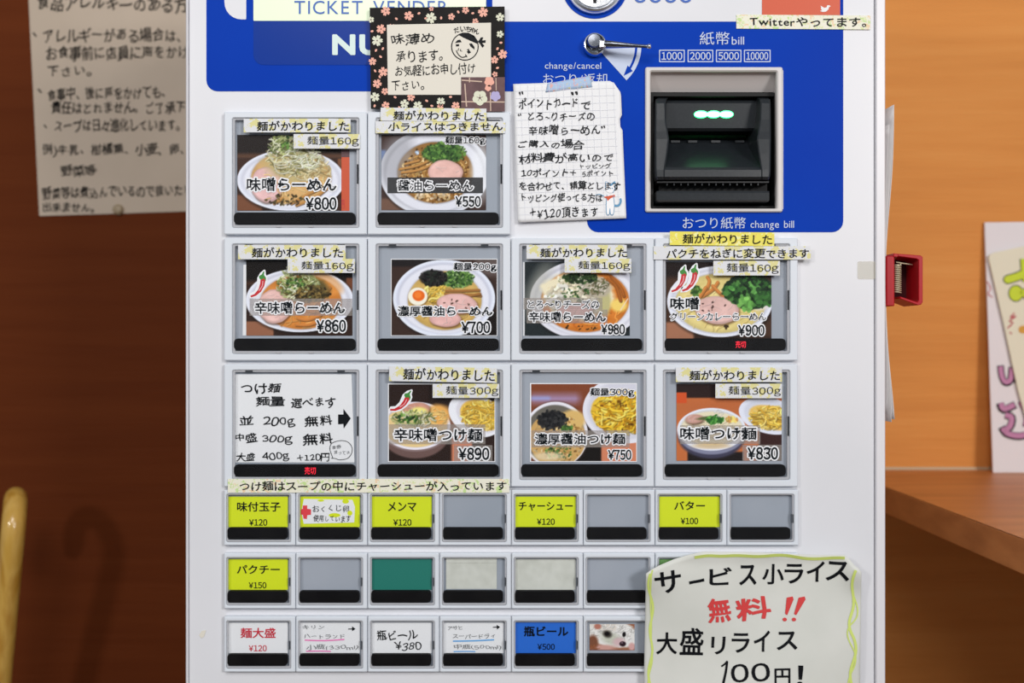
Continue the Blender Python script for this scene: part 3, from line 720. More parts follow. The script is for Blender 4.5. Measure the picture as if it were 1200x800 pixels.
cv.e(450,370,170,100,(186,172,122),soft=40,rough=.5,al=.8).noodles(560,400,110,90,60,110,7,[(206,190,140),(176,150,100),(224,214,176)]).noodles(435,320,150,110,130,130,6,[(214,210,168),(190,186,130),(236,232,208),(140,136,84),(110,104,66)]).noodles(385,250,90,60,60,90,6,GN).noodles(500,330,120,70,50,80,5,[(238,238,222),(220,224,190)]).specks(400,240,30,40,10,16,HERB)
cv.build('menu_photo', YC, f)
menu_txt(f, [('味噌らーめん',(289.5,208.5,394,223.6)), ('¥800',(358.5,231.4,394,245.4))])
f = button('big',1,0,'photo menu button for soy sauce ramen at 550 yen')
Z = (425,120,5)
cv = Cv(447,158,569.6,246,Z,(66,50,46),seed=12)
cv.rect(100,560,260,640,(112,84,70),20).rect(100,280,140,340,(96,120,170),16)
cv.bowl(420,410,318,255,425,410,220,176,(150,106,54),rim=(214,216,224),shade=(150,150,158)).e(200,330,90,150,(150,150,156),20,soft=60,al=.6).e(690,400,60,160,(236,238,242),soft=40,al=.7)
cv.noodles(420,430,180,140,70,80,6,[(196,150,84),(170,120,60),(216,180,110)]).specks(420,420,205,165,260,11,[(96,62,28),(190,150,90),(214,190,140),(70,48,24)])
cv.menma([[(220,390),(320,370),(390,340)],[(230,410),(330,395),(400,365)],[(250,360),(330,340)]],13).e(470,300,120,58,(58,92,44),soft=14,rough=.3).specks(475,295,125,60,260,12,HERB)
cv.pork(485,410,102,70,6,(228,184,174)).specks(400,545,110,28,50,14,[(226,206,176),(206,176,130)]).specks(315,292,10,10,4,16,[(190,210,240)])
cv.build('menu_photo', YC, f)
band(f,454,207.8,566,226.4,'band_dark')
menu_txt(f, [('醤油らーめん',(466,211,554.5,223.4),.0), ('¥550',(534,230,563,242)), ('麺量160g',(522,159.8,568.5,170))])
# row 2
Z = (255,275,5.333)
f = button('big',0,1,'photo menu button for spicy miso ramen at 860 yen')
card('blank_slip', 284.8,310,300,393, YC+.0004, 'paper_white', f, rot=.6)
cv = Cv(288.6,304.5,413,393,Z,(26,22,20),seed=13)
cv.rect(170,290,860,320,(72,48,36),30).rect(170,320,860,640,(52,36,30),10).rect(170,540,350,650,(146,98,74),10).rect(800,270,860,430,(110,66,44),10)
cv.bowl(512,410,334,196,520,420,250,168,(212,134,62)).e(680,300,110,50,(226,150,70),30,soft=20,al=.6)
cv.noodles(520,470,220,110,60,100,8,[(222,160,90),(200,130,66)]).pork(358,448,106,104,-8,(230,188,180)).menma([[(500,520),(560,530),(640,500)],[(490,560),(570,560),(650,530)],[(640,400),(700,330)]],18,(190,120,60))
cv.e(540,340,150,80,(96,84,48),soft=26,rough=.4).noodles(500,320,130,90,130,90,6,GN).specks(590,370,110,50,160,14,[(50,42,26),(80,64,36),(120,100,56)]).noodles(450,250,50,60,30,80,5,GN).specks(480,300,60,40,30,13,HERB)
cv.build('menu_photo', YC, f)
band(f,292.5,349.8,412.8,369.8,'band_light'); chili(f,302,332,.96)
menu_txt(f, [('辛味噌らーめん',(298.7,353.4,404,367.4)), ('¥860',(371.2,374.8,405,388.6))])
f = button('big',1,1,'photo menu button for rich soy sauce ramen with an egg at 700 yen')
Z = (425,275,5.333)
cv = Cv(458.4,303.6,582.6,393,Z,(60,44,38),seed=14)
cv.rect(170,150,500,200,(34,30,30),14).rect(600,480,860,640,(30,24,22),14).rect(700,150,860,260,(120,110,108),40,.6)
cv.bowl(508,398,316,240,512,410,228,182,(208,172,98),rim=(224,229,244))
cv.noodles(500,440,190,120,60,100,7,[(226,196,120),(206,166,90)]).noodles(455,365,70,60,70,70,10,YN)
cv.menma([[(520,350),(620,350),(725,345)],[(515,370),(620,372),(735,380)],[(530,392),(640,385),(730,368)]],16,(150,104,56))
cv.e(590,278,100,52,(74,106,58),soft=10,rough=.3).specks(590,278,104,54,230,11,HERB+[(150,180,120)]).e(440,270,84,50,(34,30,30),soft=10,rough=.35).specks(440,272,82,50,120,14,[(24,22,22),(52,48,46),(36,44,36)])
cv.e(348,390,64,60,(120,84,40),soft=10,al=.6).e(345,385,60,55,(242,236,218),soft=5).e(350,380,38,34,(226,104,34),soft=5).e(346,376,22,20,(240,128,50),soft=10)
cv.pork(590,430,128,62,4,(226,182,176)).pork(515,525,95,48,2,(222,174,168)).specks(560,460,130,60,24,10,[(70,50,40)])
cv.build('menu_photo', YC, f); MB().ring(rrect(458,303.2,583,393.4,.3,YC,2), rrect(458.8,304,582.2,392.8,.3,YC,2), YC-.00005, YC+.0003).ob('photo_border', 'halo', f)
menu_txt(f, [('濃厚醤油らーめん',(466.2,358.8,577,370)), ('¥700',(541,376.8,574,390)), ('麺量200g',(532,307.8,581.6,318.4),.01)])
f = button('big',2,1,'photo menu button for cheese spicy miso ramen at 980 yen')
Z = (595,275,5.333)
card('blank_slip', 612.8,307,620,393.4, YC+.0003, 'paper_white', f)
cv = Cv(615,306.8,738,393,Z,(38,44,46),seed=15)
cv.bowl(490,405,350,248,480,410,272,196,(208,122,48),rim=(222,222,232)).e(190,330,60,160,(170,170,160),25,soft=60,al=.6).noodles(480,470,240,110,40,100,8,[(226,150,70),(190,100,36)])
cv.e(430,380,225,150,(232,222,190),soft=24,rough=.45).noodles(430,370,190,120,90,70,18,CH).specks(430,370,190,120,90,9,[(190,176,140),(160,170,110)])
cv.e(600,420,40,90,(186,180,128),soft=20).e(690,440,50,40,(238,206,110),soft=20,rough=.4).menma([[(620,280),(670,320),(700,410)],[(640,260),(700,330),(720,380)]],22,(150,86,36)).st([(700,470),(745,400)],6,(232,214,190))
cv.e(540,330,100,60,(180,170,150),soft=20,rough=.4).noodles(540,320,90,60,60,40,7,[(214,206,190),(120,110,80),(90,96,60)]).specks(450,270,110,34,150,14,[(44,66,36),(60,84,44),(30,44,28)]).specks(430,370,90,60,26,13,[(50,84,40)])
cv.pork(420,470,110,46,-6,(218,172,172)).specks(440,580,120,20,14,10,[(60,40,20)])
cv.build('menu_photo', YC, f)
band(f,617,362.5,712,378.6,'band_light'); band(f,613.6,349,706,362.4,'band_light')
menu_txt(f, [('とろ〜りチーズの',(618.6,351.5,701.6,361.4),.0), ('辛味噌らーめん',(620,365.2,709.8,377)), ('¥980',(704.8,380,732,391.4))])
f = button('big',3,1,'photo menu button for green curry ramen at 900 yen, lit sold out')
Z = (765,265,5)
cv = Cv(780.6,307,904,396.5,Z,(36,28,26),seed=16)
cv.rect(70,300,710,650,(70,48,36),30).rect(70,560,240,660,(160,110,84),16)
cv.bowl(392,440,306,206,395,450,262,172,(222,204,134)).noodles(380,480,230,130,40,90,7,[(236,216,150),(214,190,120)])
cv.menma([[(300,400),(330,330),(320,300)],[(290,410),(350,370),(380,330)],[(350,350),(400,400),(440,430)],[(270,420),(310,360)]],20,(186,120,62)).e(620,440,70,50,(226,218,214),soft=20)
cv.pork(375,490,128,80,6,(220,182,174)).specks(360,470,100,50,12,9,[(60,40,36)]).specks(430,585,14,8,8,12,[(60,44,30)])
cv.e(560,385,150,100,(34,56,34),soft=10,rough=.8,seed=4).specks(560,375,140,84,300,26,[(44,84,40),(66,120,56),(30,52,30),(26,42,28),(92,150,74)]).specks(650,430,50,40,50,22,[(40,74,38),(60,110,52)]).specks(255,380,30,30,24,18,HERB).specks(540,455,40,34,30,24,[(100,160,76),(124,184,92)])
cv.build('menu_photo', YC, f)
chili(f,795.2,326,.96); chili(f,808,324.6,1.0)
menu_txt(f, [('味噌',(786,348.8,818.6,362.4),.02), ('グリーンカレーらーめん',(785.4,366,898,375.4),-.008), ('¥900',(865.4,380.8,895.6,393))])
sold_out(f, 862,399.4,874,407.4)
# row 3
f = button('big',0,2,'handwritten menu button listing free noodle portion sizes, lit sold out')
pc = card('handwritten_card', 0,0,0,0, YC, 'paper_white', f, quad=[(274,438.4),(412,438.4),(415.4,541.6),(275,541.6)])
for s_, bx in (('つけ麺',(282.6,449,329.4,461.4)),('麺量',(300,464.5,334,476)),('選べます',(341,465.5,393,478)),('並',(281,487,296.8,498)),('200g',(308.6,488,346,500.5)),('無料',(357,486.2,389,500)),
    ('中盛',(276,507.2,302,519)),('300g',(307.4,509.6,342.6,521)),('無料',(355,507,389.6,522)),('大盛',(277,530.4,298.6,540.4)),('400g',(307.4,529.6,339,540.2)),('+120円',(348,530.6,386,540.6))):
    text(f, s_, bx, 'ink', YT, wt=.018, jit=1.0, name='handwriting')
flat('arrow_print', [[(396.2,485.5),(402.5,485.5),(402.5,479),(411,490),(402.8,502),(402.4,496.5),(396.2,497)]], YT, 'ink', f)
flat('speech_bubble_line', ribbon([(390,536.5),(388,531),(386.6,526),(388,520),(394,517),(401,516),(408,518),(412.4,524),(412,531),(407,537),(398,538.6),(393,537),(388,536.8)], .7, 4), YT, 'ink', f)
text(f,'食券',(389,520.5,400,526),'ink_grey',YT,jit=1,name='handwriting'); text(f,'買ってネ',(391.5,527.5,410,532.5),'ink_grey',YT,jit=1,name='handwriting')
sold_out(f, 357,547,370,555.6)
f = button('big',1,2,'photo menu button for spicy miso dipping noodles at 890 yen')
Z = (425,420,5)
cv = Cv(455.2,449.8,580,540.4,Z,(44,32,28),seed=17)
cv.rect(380,290,560,440,(128,90,72),40).rect(520,440,650,620,(206,128,96),16).rect(640,470,800,620,(48,36,32),10)
cv.e(310,430,200,150,(108,84,80),soft=10).e(310,400,205,140,(140,120,120),soft=10).e(310,392,203,138,(232,228,238)).e(312,392,188,124,(196,190,196),soft=6).e(310,398,184,118,(226,198,140),soft=6)
cv.e(440,330,70,60,(230,170,90),soft=24,rough=.3).noodles(420,340,70,50,30,80,7,[(236,196,120)]).pork(312,300,78,40,-6,(206,150,130)).e(330,310,50,26,(236,226,130),soft=14).noodles(300,350,130,50,110,90,6,GN+[(226,220,150)]).specks(260,350,70,24,40,13,HERB)
cv.e(660,330,165,118,(232,234,242),25).e(680,330,140,96,(214,212,220),25,soft=10).e(695,330,128,84,(224,184,92),20,soft=6,rough=.1).noodles(700,330,125,84,200,90,8,YN)
cv.e(240,440,90,50,(224,206,170),soft=30,al=.6).build('menu_photo', YC, f)
band(f,456,497,568.8,520.4,'band_light'); band(f,532,521.5,577,540.2,'band_light'); chili(f,470,468.5,.95,20)
MB().ring(rrect(454.6,449.2,580.4,541,.3,YC,2), rrect(455.6,450.2,579.6,540.2,.3,YC,2), YC-.00005, YC+.0003).ob('photo_border', 'halo', f)
menu_txt(f, [('辛味噌つけ麺',(462,502,564.6,516.6)), ('¥890',(537.6,524.6,573,538.4))])
f = button('big',2,2,'photo menu button for rich soy sauce dipping noodles at 750 yen')
Z = (595,420,5)
cv = Cv(622,449.6,745.8,540.4,Z,(126,68,44),seed=18)
cv.rect(130,210,420,262,(170,150,196),50,.8).rect(130,222,250,245,(150,170,230),20,.6).rect(330,480,560,640,(26,22,20),10).rect(545,480,760,640,(206,128,96),10).rect(440,380,560,500,(40,30,28),14)
cv.e(282,450,192,198,(60,44,36),soft=20,al=.6).e(280,446,188,192,(228,226,234)).e(278,448,172,176,(104,100,92),soft=8).e(290,470,166,160,(200,160,98),soft=8,rough=.06)
cv.e(380,360,70,60,(214,178,110),soft=20,rough=.3).noodles(300,470,150,140,50,70,5,[(214,180,120),(180,136,76)]).specks(290,470,150,150,160,10,[(226,206,160),(150,110,60)])
cv.e(258,362,74,48,(36,34,34),soft=12,rough=.5).specks(262,362,86,54,150,17,[(28,28,30),(50,50,50)]).specks(350,410,34,16,30,12,HERB).specks(300,545,80,40,60,10,HERB).e(240,570,90,24,(226,212,180),soft=16,al=.7)
cv.e(690,300,252,196,(224,224,234)).e(690,300,226,172,(206,206,218),soft=14).e(660,310,172,128,(222,180,60),soft=8,rough=.12).noodles(665,315,168,124,260,100,11,[(244,206,66),(232,186,48),(252,228,110),(196,140,30)]).specks(640,330,120,90,20,12,[(110,70,20)])
cv.build('menu_photo', YC, f)
MB().ring(rrect(621,448.8,746.4,541,.3,YC,2), rrect(622.4,449.8,745.6,540.2,.3,YC,2), YC-.00005, YC+.0003).ob('photo_border', 'halo', f)
band(f,623,504,738,524,'band_light')
menu_txt(f, [('濃厚醤油つけ麺',(627,508,732.4,520.4)), ('¥750',(712.8,527,739.6,538.4)), ('麺量300g',(692,454.6,743,465.2),.01)])
f = button('big',3,2,'photo menu button for miso dipping noodles at 830 yen')
Z = (765,420,5)
cv = Cv(792.8,449.6,916,539.6,Z,(192,108,62),seed=19)
cv.rect(130,140,760,232,(46,32,30),8).rect(130,250,760,330,(178,100,60),60,.5).rect(205,545,530,620,(34,28,28),10).rect(620,400,760,620,(58,36,34),14).rect(130,200,200,262,(204,84,44),6)
cv.e(345,452,196,132,(66,64,84),soft=14).e(345,430,200,130,(130,132,156),soft=8).e(345,414,200,124,(226,230,242)).e(345,410,184,108,(204,206,212),soft=6).e(345,408,178,98,(226,216,186),soft=8)
cv.noodles(340,420,150,80,60,70,5,[(236,228,206),(216,200,160)]).pork(245,354,52,26,-5,(206,160,146)).e(320,348,60,10,(90,100,60),-6,soft=6).specks(365,358,46,22,90,15,[(58,120,50),(90,156,70),(40,86,40)]).noodles(385,320,30,24,12,60,3,[(240,240,236)]).specks(460,355,34,16,30,14,[(226,200,110),(190,130,70)])
cv.e(345,510,110,18,(206,170,110),soft=10,al=.6).e(680,335,180,104,(222,226,240),14).e(690,335,160,86,(206,210,224),14,soft=10).e(690,345,128,66,(228,188,100),18,soft=8,rough=.15).noodles(690,345,125,66,170,90,9,YN)
cv.build('menu_photo', YC, f)
band(f,797,498,891,520,'band_light'); band(f,870,521,916,539.6,'band_light')
menu_txt(f, [('味噌つけ麺',(797.4,500.6,886,515)), ('¥830',(876.4,524,911.4,538))])

# small rows
def small(c, r, label, cardm=None, quad=None, x1=None):
    f = button('small', c, r, label); x0 = 266.8+84.3*c; y0 = 582+74.2*r-(.4 if r==0 else 1.2)
    if cardm: card('item_card', x0, y0, x1 or x0+70.6, y0+35.8, YC, cardm, f)
    return f, x0, y0
def stext(f, s, bx, m='ink_print', wt=.016): text(f, s, bx, m, YT, wt=wt)
f,_,_ = small(0,0,'lime button lettered for a seasoned egg at 120 yen','paper_yel'); stext(f,'味付玉子',(278,588,328.5,599)); stext(f,'¥120',(292,608.2,313,615.6))
f,x0,y0 = small(1,0,'button with a handwritten egg note over a lime card','paper_yel')
card('handwritten_slip',0,0,0,0,YC-.0003,'paper_white',f,quad=[(356,584.5),(413,585.5),(416,594),(415,612),(356,613.5),(353,600)])
for q in ((372,585,380,587.6),(401,584.8,409,590),(407,598,413,604),(385,601,399,606)): flat('lime_blot',[ell((q[0]+q[2])/2,(q[1]+q[3])/2,(q[2]-q[0])/2,(q[3]-q[1])/2,14)],YC-.00035,'paper_yel',f)
text(f,'おくくじ卵',(366,591.4,409,600.2),'ink',YC-.0005,jit=1,wt=-.012,name='handwriting'); text(f,'使用しています',(367,602.8,411,612),'ink',YC-.0005,jit=1,wt=-.012,name='handwriting')
flat('red_cross_sticker',[[(355,592),(360,592),(360,596),(364.5,596.5),(364.5,603),(360,603.4),(359.6,608),(355.6,607.4),(355,603),(352.6,602.6),(352.8,596.5),(355,596)]],YC-.0005,'redblob',f)
f,_,_ = small(2,0,'lime button lettered for bamboo shoots at 120 yen','paper_yel'); stext(f,'メンマ',(454.8,588.2,487.7,598.8)); stext(f,'¥120',(461,608.2,482,615.6))
small(3,0,'blank grey button right of the bamboo shoot button')
f,_,_ = small(4,0,'lime button lettered for roast pork at 120 yen','paper_yel'); stext(f,'チャーシュー',(608,588,671,598)); stext(f,'¥120',(629.4,607.4,650,614.6))
small(5,0,'blank grey button right of the roast pork button')
f,_,_ = small(6,0,'lime button lettered for butter at 100 yen','paper_yel'); stext(f,'バター',(790.4,587.2,826,597.2)); stext(f,'¥100',(798,606.6,818,613.8))
small(7,0,'blank grey button at the right end of its row')
f,_,_ = small(0,1,'lime button lettered for coriander at 150 yen','paper_yel'); stext(f,'パクチー',(277.8,662,327.6,672)); stext(f,'¥150',(291.6,682,312,689))
small(1,1,'blank grey button right of the coriander button')
small(2,1,'button with a plain teal card','paper_teal')
f,x0,y0 = small(3,1,'button with a folded cream paper slip')
card('paper_slip', 522.8,653.8,582.2,689.8,YC,'paper_cream',f); card('paper_fold', 522.8,653.8,582.2,659.4,YC-.0004,'paper_cream',f)
small(4,1,'button with a plain off-white card','paper_cream')
small(5,1,'blank grey button left of the large rice notice')
small(6,1,'button with a green card, mostly behind the rice notice','paper_green')
small(7,1,'button hidden behind the rice notice')
f,_,_ = small(0,2,'white button with red lettering for extra noodles at 120 yen','paper_white'); stext(f,'麺大盛',(282,735.6,322.8,747.2),'ink_red',.02); stext(f,'¥120',(291.6,755.8,312.4,762.8),'ink_red')
f,_,_ = small(1,2,'white button with a handwritten small beer note and pink underlines','paper_white')
for s_,bx in (('キリン',(354.4,732,380,737)),('ハートランド',(356.5,742.4,403.6,748.6)),('小瓶(330ml)',(358.6,754.4,420,762))): text(f,s_,bx,'ink_grey',YT,jit=1,wt=-.01,name='handwriting')
flat('pink_underline', ribbon([(357,749.8),(380,750.4),(403.6,749)],1.5,3)+ribbon([(358.6,762.8),(375,762.6),(387.6,763)],1.4,3), YT+.0001,'pink_line',f)
flat('arrow_print', ribbon([(408,736.8),(415,736.6)],1.1,1)+[[(412.6,733.6),(416.6,736.6),(412.6,739.4)]], YT,'ink',f)
f,_,_ = small(2,2,'white button with handwritten lettering for bottled beer at 380 yen','paper_white')
text(f,'瓶ビール',(441.6,738,489.6,750),'ink',YT,jit=1.1,wt=.014,name='handwriting'); text(f,'¥380',(461.6,751.2,494,762.4),'ink',YT,jit=.9,wt=.012,name='handwriting')
f,_,_ = small(3,2,'white button with a handwritten medium beer note and blue underlines','paper_white')
for s_,bx in (('アサヒ',(525,732.8,542,738)),('スーパードライ',(530.6,742,580,748.6)),('中瓶(500ml)',(531.6,754.6,587.4,762))): text(f,s_,bx,'ink_grey',YT,jit=1,wt=-.01,name='handwriting')
flat('blue_underline', ribbon([(530.8,751),(555,750.6),(579,749.4)],1.6,3)+ribbon([(531.6,763.2),(545,763),(557,763.2)],1.3,3), YT+.0001,'blue_line',f)
flat('arrow_print', ribbon([(577.6,734.8),(584.6,734.4)],1.1,1)+[[(582,731.8),(586,734.4),(582.4,737.4)]], YT,'ink',f)
f,_,_ = small(4,2,'blue button lettered for bottled beer at 500 yen','paper_blue'); stext(f,'瓶ビール',(614.4,733.8,665.6,745.2),'ink_print',.03); stext(f,'¥500',(630,754.2,650,761),'ink_print')
f,_,_ = small(5,2,'button with a small photo of a white furry animal face')
Z = (595,640,5)
cv = Cv(691,731,743.6,761.6,Z,(150,100,76),res=3.4,seed=23)
cv.e(610,510,160,78,(222,220,216),12,soft=10,rough=.15).e(560,460,80,40,(214,206,196),10,soft=12,rough=.2).noodles(620,500,140,60,120,24,4,[(236,234,230),(200,198,192),(226,222,220)],.4)
cv.e(528,470,20,16,(176,116,100),soft=8).e(606,540,60,34,(176,180,160),20,soft=26,al=.7).e(584,514,26,20,(60,56,50),20,soft=14).e(582,512,13,11,(18,16,18),soft=4).e(680,516,10,15,(26,24,26),10,soft=5)
cv.e(650,560,34,24,(206,170,176),soft=18,al=.8).e(672,570,19,15,(44,28,36),soft=5).e(668,564,6,4,(130,110,120),soft=4).e(560,592,70,16,(198,150,140),soft=12).e(724,586,18,22,(206,160,156),soft=10).e(500,560,30,40,(120,76,56),soft=16).noodles(500,590,40,14,20,20,4,[(150,90,60)],.4).st([(478,606),(742,612)],8,(120,70,60))
cv.build('animal_photo', YC, f, step=2)
small(6,2,'button mostly hidden behind the rice notice, above its lower left lettering'); small(7,2,'last button of the bottom row, hidden behind the rice notice')

# ================================================================== tapes (each its own thing)
YTP = -.0072
def tape(x0,y0,x1,y1,s,bx,label,m='tape_w',rot=0,y=YTP,group=None,jit=.35,wt=.016,extra=None,y_back=.0003):
    o = card('masking_tape', x0,y0,x1,y1, y, m, None, rot=rot, th=y_back); tag(o, label, 'tape', group)
    if s: text(o, s, bx, 'ink', y-.0002, wt=0 if s.startswith('麺量') else wt, jit=jit, rot=-rot, name='handwriting')
    return o
G1 = 'printed tapes announcing new noodles'; G2 = 'printed tapes giving the noodle weight'
KW = '麺がかわりました'
tape(285.6,139,410.8,155,KW,(301,141.5,409,153.2),'upper blossom tape across the top of the miso ramen button at 800 yen',group=G1)
tape(344,157,422,174,'麺量160g',(360,159.6,420.6,171.4),'short blossom tape reading 160g at the top right of the 800 yen button photo',group=G2)
tape(446,126.6,570,142,KW,(461,129.8,567.5,141),'blossom tape directly under the black flower-bordered card',group=G1,rot=.6,y=-.0076)
tape(440,142,592,156,'小ライスはつきません',(455,143.4,589,153.4),'wide blossom tape across the top of the soy sauce ramen button at 550 yen',group=G1)
tape(279,287,405,303.6,KW,(295,289.6,402,301.6),'upper blossom tape across the top of the spicy miso ramen button at 860 yen',group=G1)
tape(337,303.2,415.8,319.6,'麺量160g',(353,306,414.4,317.6),'short blossom tape reading 160g on the 860 yen button photo',group=G2,y=-.0075)
tape(617,287,734.4,303.2,KW,(633,290,735,301.4),'upper blossom tape on the cheese ramen button at 980 yen',group=G1)
tape(661.6,303,739.8,319.4,'麺量160g',(677.6,305.8,738.6,317.2),'short blossom tape reading 160g on the 980 yen cheese ramen photo',group=G2,y=-.0075)
tape(785,271.6,907.4,287.6,KW,(800,273.8,905,285.6),'bright yellow tape just below the banknote slot',m='tape_y',group=G1,rot=.6,y=-.0075)
tape(766,288.4,950,304,'パクチをねぎに変更できます',(781,291,948,302.4),'long blossom tape above the green curry ramen button, running past its right edge',group=G1)
tape(836,305.6,914,322.6,'麺量160g',(851.6,308.2,912.6,320.6),'short blossom tape reading 160g on the 900 yen green curry ramen photo',group=G2)
tape(456,430,582.4,447.4,KW,(472.4,431.6,579.6,445.6),'upper blossom tape on the spicy dipping noodle button at 890 yen',group=G1,rot=1.0)
tape(507,449.6,585,466,'麺量300g',(522.6,452.2,584,464),'short blossom tape reading 300g on the spicy dipping noodle photo with a chili',group=G2,y=-.0075)
tape(792,430.4,916.4,447.4,KW,(808,433.4,914,445.4),'upper blossom tape on the miso dipping noodle button at 830 yen',group=G1)
tape(838.4,449.4,916.4,466.4,'麺量300g',(853.8,452.2,915,464.2),'short blossom tape reading 300g on the bottom right photo button, 830 yen',group=G2)
tape(267,561,597,577,'つけ麺はスープの中にチャーシューが入っています',(281,563.6,593.4,575.2),'long green-blotted tape between the photo buttons and the small buttons, bearing a pork note',m='tape_g',jit=.4)
tape(863,17.6,1020,34,'Twitterやってます。',(878.8,20.2,1015,31),'pale green-blotted tape at the top right below the orange card',m='tape_g',rot=.4,y=-.0012,jit=.3)
sc1 = card('tape_scrap', 1005,306,1026,327,-.0006,'scuff',None,r=2); tag(sc1,'small yellowed scrap of old clear tape on the white panel near the right edge','tape')

sc2 = card('tape_crumb', 0,0,0,0,-.0005,'cream',None,quad=[(236.4,739),(241.4,738.2),(239,746),(235.6,747.6),(233.4,744)]); tag(sc2,'tiny torn yellowish tape crumb near the bottom left edge of the machine front','tape')
oc = card('orange_card', 893,-70,984.5,17.6,-.0010,'orange',None); tag(oc, 'orange card at the top edge right of the coin slot, above the pale tape', 'card')
bird = [(961.5,6.6),(966,9.2),(968.6,8.6),(969.2,6.4),(971.6,6),(973.4,7.2),(971.4,8.6),(970.8,11),(968,13.6),(964,14),(960.8,12.8),(963.4,12),(961.6,10),(962.6,9.6)]
flat('bird_print', [bird], -.0012, 'paper_white', oc)

# ================================================================== flower-bordered card
YD = -.0062
dc = card('flower_border_card', 433.2,8.6,591.6,128.6,YD,'darkpaper',None,th=.0022,quad=[(433.2,9),(591.4,7.6),(591.6,130),(434.6,127)])
tag(dc, 'cream handwritten card with a black blossom-patterned border, near the machine top', 'notice')
inn = card('cream_card', 0,0,0,0,YD-.0004,'cream',dc,quad=[(453.4,29),(575.4,26.6),(575.4,111),(454.6,111)])
rb = random.Random(5); bp, bi, petals = [], [], []
for x,y_,r_,k in [(452,13,6,0),(446.5,34,6,0),(459,33,5.5,0),(479,27.5-9,6,0),(505,28.4-7.4,7,1),(529,28-8.5,4.4,0),(566,13.6+.6,6.4,0),(586,19.5+.6,5.4,1),(442,47.5,7,1),(589,63.5,6,0),(579.6,70,5,0),(586,40,4.6,1),
        (436.5,72,5,0),(449,84,6,0),(442,98,5.8,0),(451,107,4.5,0),(439.4,113.6,6,1),(452,123.4,5,0),(474,121.6,5.6,1),(481.6,114,5,0),(489.6,124,6,1),(516.6,119,5.4,1),(534,124,5.4,0),(545.6,12,4.6,0),(516,124.5,4,0),(557,25,4,0),(580,87,3.6,0),(505.5,10.2,3,0),(434.8,23,4,1)]:
    (bi if k else bp).append(blossom(x,y_,r_,rb.random()*6))
for x,y_ in ((464.5,22),(499,35.5-14),(491,15.6),(537,14),(554,15.5),(517,21),(440.6,59),(446,66.4),(436,36.6),(583,57),(587,50),(583,79.5),(439.6,83),(445,90),(463,113.8),(500,118),(506,124),(468,126),(439,124),(528,113.5),(448.6,57)):
    petals.append(ell(x,y_,1.9,1.3,8,rb.random()*180))
flats('pink_blossom', [[q] for q in bp], YD-.0002, 'peach', dc); flats('ivory_blossom', [[q] for q in bi], YD-.0002, 'ivory', dc); flats('petal', [[q] for q in petals], YD-.0002, 'peach', dc)
flats('blossom_centre', [[ell(sum(a for a,_ in q)/40, sum(b for _,b in q)/40, .9,.9,8)] for q in bp+bi], YD-.0003, 'plum', dc)
pp = card('brown_patch', 540.4,90.4,591.6,130.6,YD-.0008,'plum',dc)
flat('tan_line', [[(541,93.2),(565,95),(565,96.4),(541,94.6)],[(540.6,118.4),(591.4,118.8),(591.4,120.2),(540.6,119.8)],[(544,98),(545.4,98),(547.4,125),(546,125)],[(574,108),(575.2,108),(575.6,130),(574.4,130)],[(549.6,91),(550.8,91),(550.8,96.6),(549.6,96.6)],[(580.6,91),(581.6,91),(582,106),(581,106)]], YD-.0010, 'tan', dc)
def plum_flower(x,y_,r_): return [ell(x+r_*.5*math.cos(a*1.2566+.3), y_+r_*.5*math.sin(a*1.2566+.3), r_*.5, r_*.5, 12) for a in range(5)]+[ell(x,y_,r_*.5,r_*.5,12)]
flat('ivory_blossom', plum_flower(562.4,114.6,9), YD-.0011, 'ivory', dc); flat('lilac_blossom', plum_flower(580.6,112.6,6.2), YD-.0011, 'lilac', dc); flat('pink_blossom', plum_flower(573.4,95.5,6)+plum_flower(572,103,4), YD-.0011, 'peach', dc)
flat('blossom_centre', sum([ribbon([(562.4,114.6),(562.4+4*math.cos(a*1.2566+.9),114.6+4*math.sin(a*1.2566+.9))],.5,1) for a in range(5)],[])+[ell(562.4,114.6,1.2,1.2,8)], YD-.0012, 'plum', dc)
yt = YD-.0006
for s_,bx,r_ in (('味薄め',(458,38.5,509,53),2),('承ります。',(464,58.6,518.6,73),1),('お気軽にお申し付け',(463,74.4,557,88.6),2),('下さい。',(459,94,497,105.6),1),):
    text(dc,s_,bx,'ink',yt,jit=.8,wt=.004,rot=r_,name='handwriting')
for ch,x,y_,r_ in (('だ',535,35.2,20),('い',542.5,33.8,4),('ち',549,34,-6),('ゃ',554,35.2,-14),('ん',558.8,36.8,-22)): text(dc,ch,(x-3,y_-3,x+3,y_+3),'ink',yt,rot=r_,wt=.02,name='handwriting')
fc = [ell(544.8,54.4,16.2,16.2,36)]
o_ = ell(544.8,54.6,16.2,16.4,32); flat('face_outline', [[o_[i],o_[(i+1)%32],i2[(i+1)%32],i2[i]] for i2 in [ell(544.8,54.6,15,15.2,32)] for i in range(32)], yt, 'ink', dc)
flat('cap_drawing', [[(537,40.6),(542,38.2),(549,38.4),(556,42),(560.4,48.6),(559.6,51.4),(551,47.6),(543,44)],[(560,49),(563.6,43.6),(566.4,43.8),(565,47.4),(569.2,47),(569,50),(565,50.4),(567.6,53.4),(565.4,56),(562,50.8)]], yt, 'ink', dc)
flat('face_drawing', [[(533,50.4),(536,47),(539.4,46.4),(541,49.4),(537,49.8)],[(534,52),(538,51.6),(538,54),(534.4,54.4)],[(549.8,51),(553,50.8),(556,55),(556,58),(551.4,54.4)],[(547,60.4),(550,58.6),(552,61.4),(549,63)],[(547,58),(550,57),(549,60)]]
     +ribbon([(534.6,59),(537,63.6),(541,67),(545,66.4),(547,65)],1.1,4)+ribbon([(537.6,56.4),(536.6,59.6)],.8,2)+ribbon([(545.4,63.6),(547.2,67)],1,2)+ribbon([(540,57.4),(539.4,59.4),(541.6,60)],.7,3), yt, 'ink', dc)

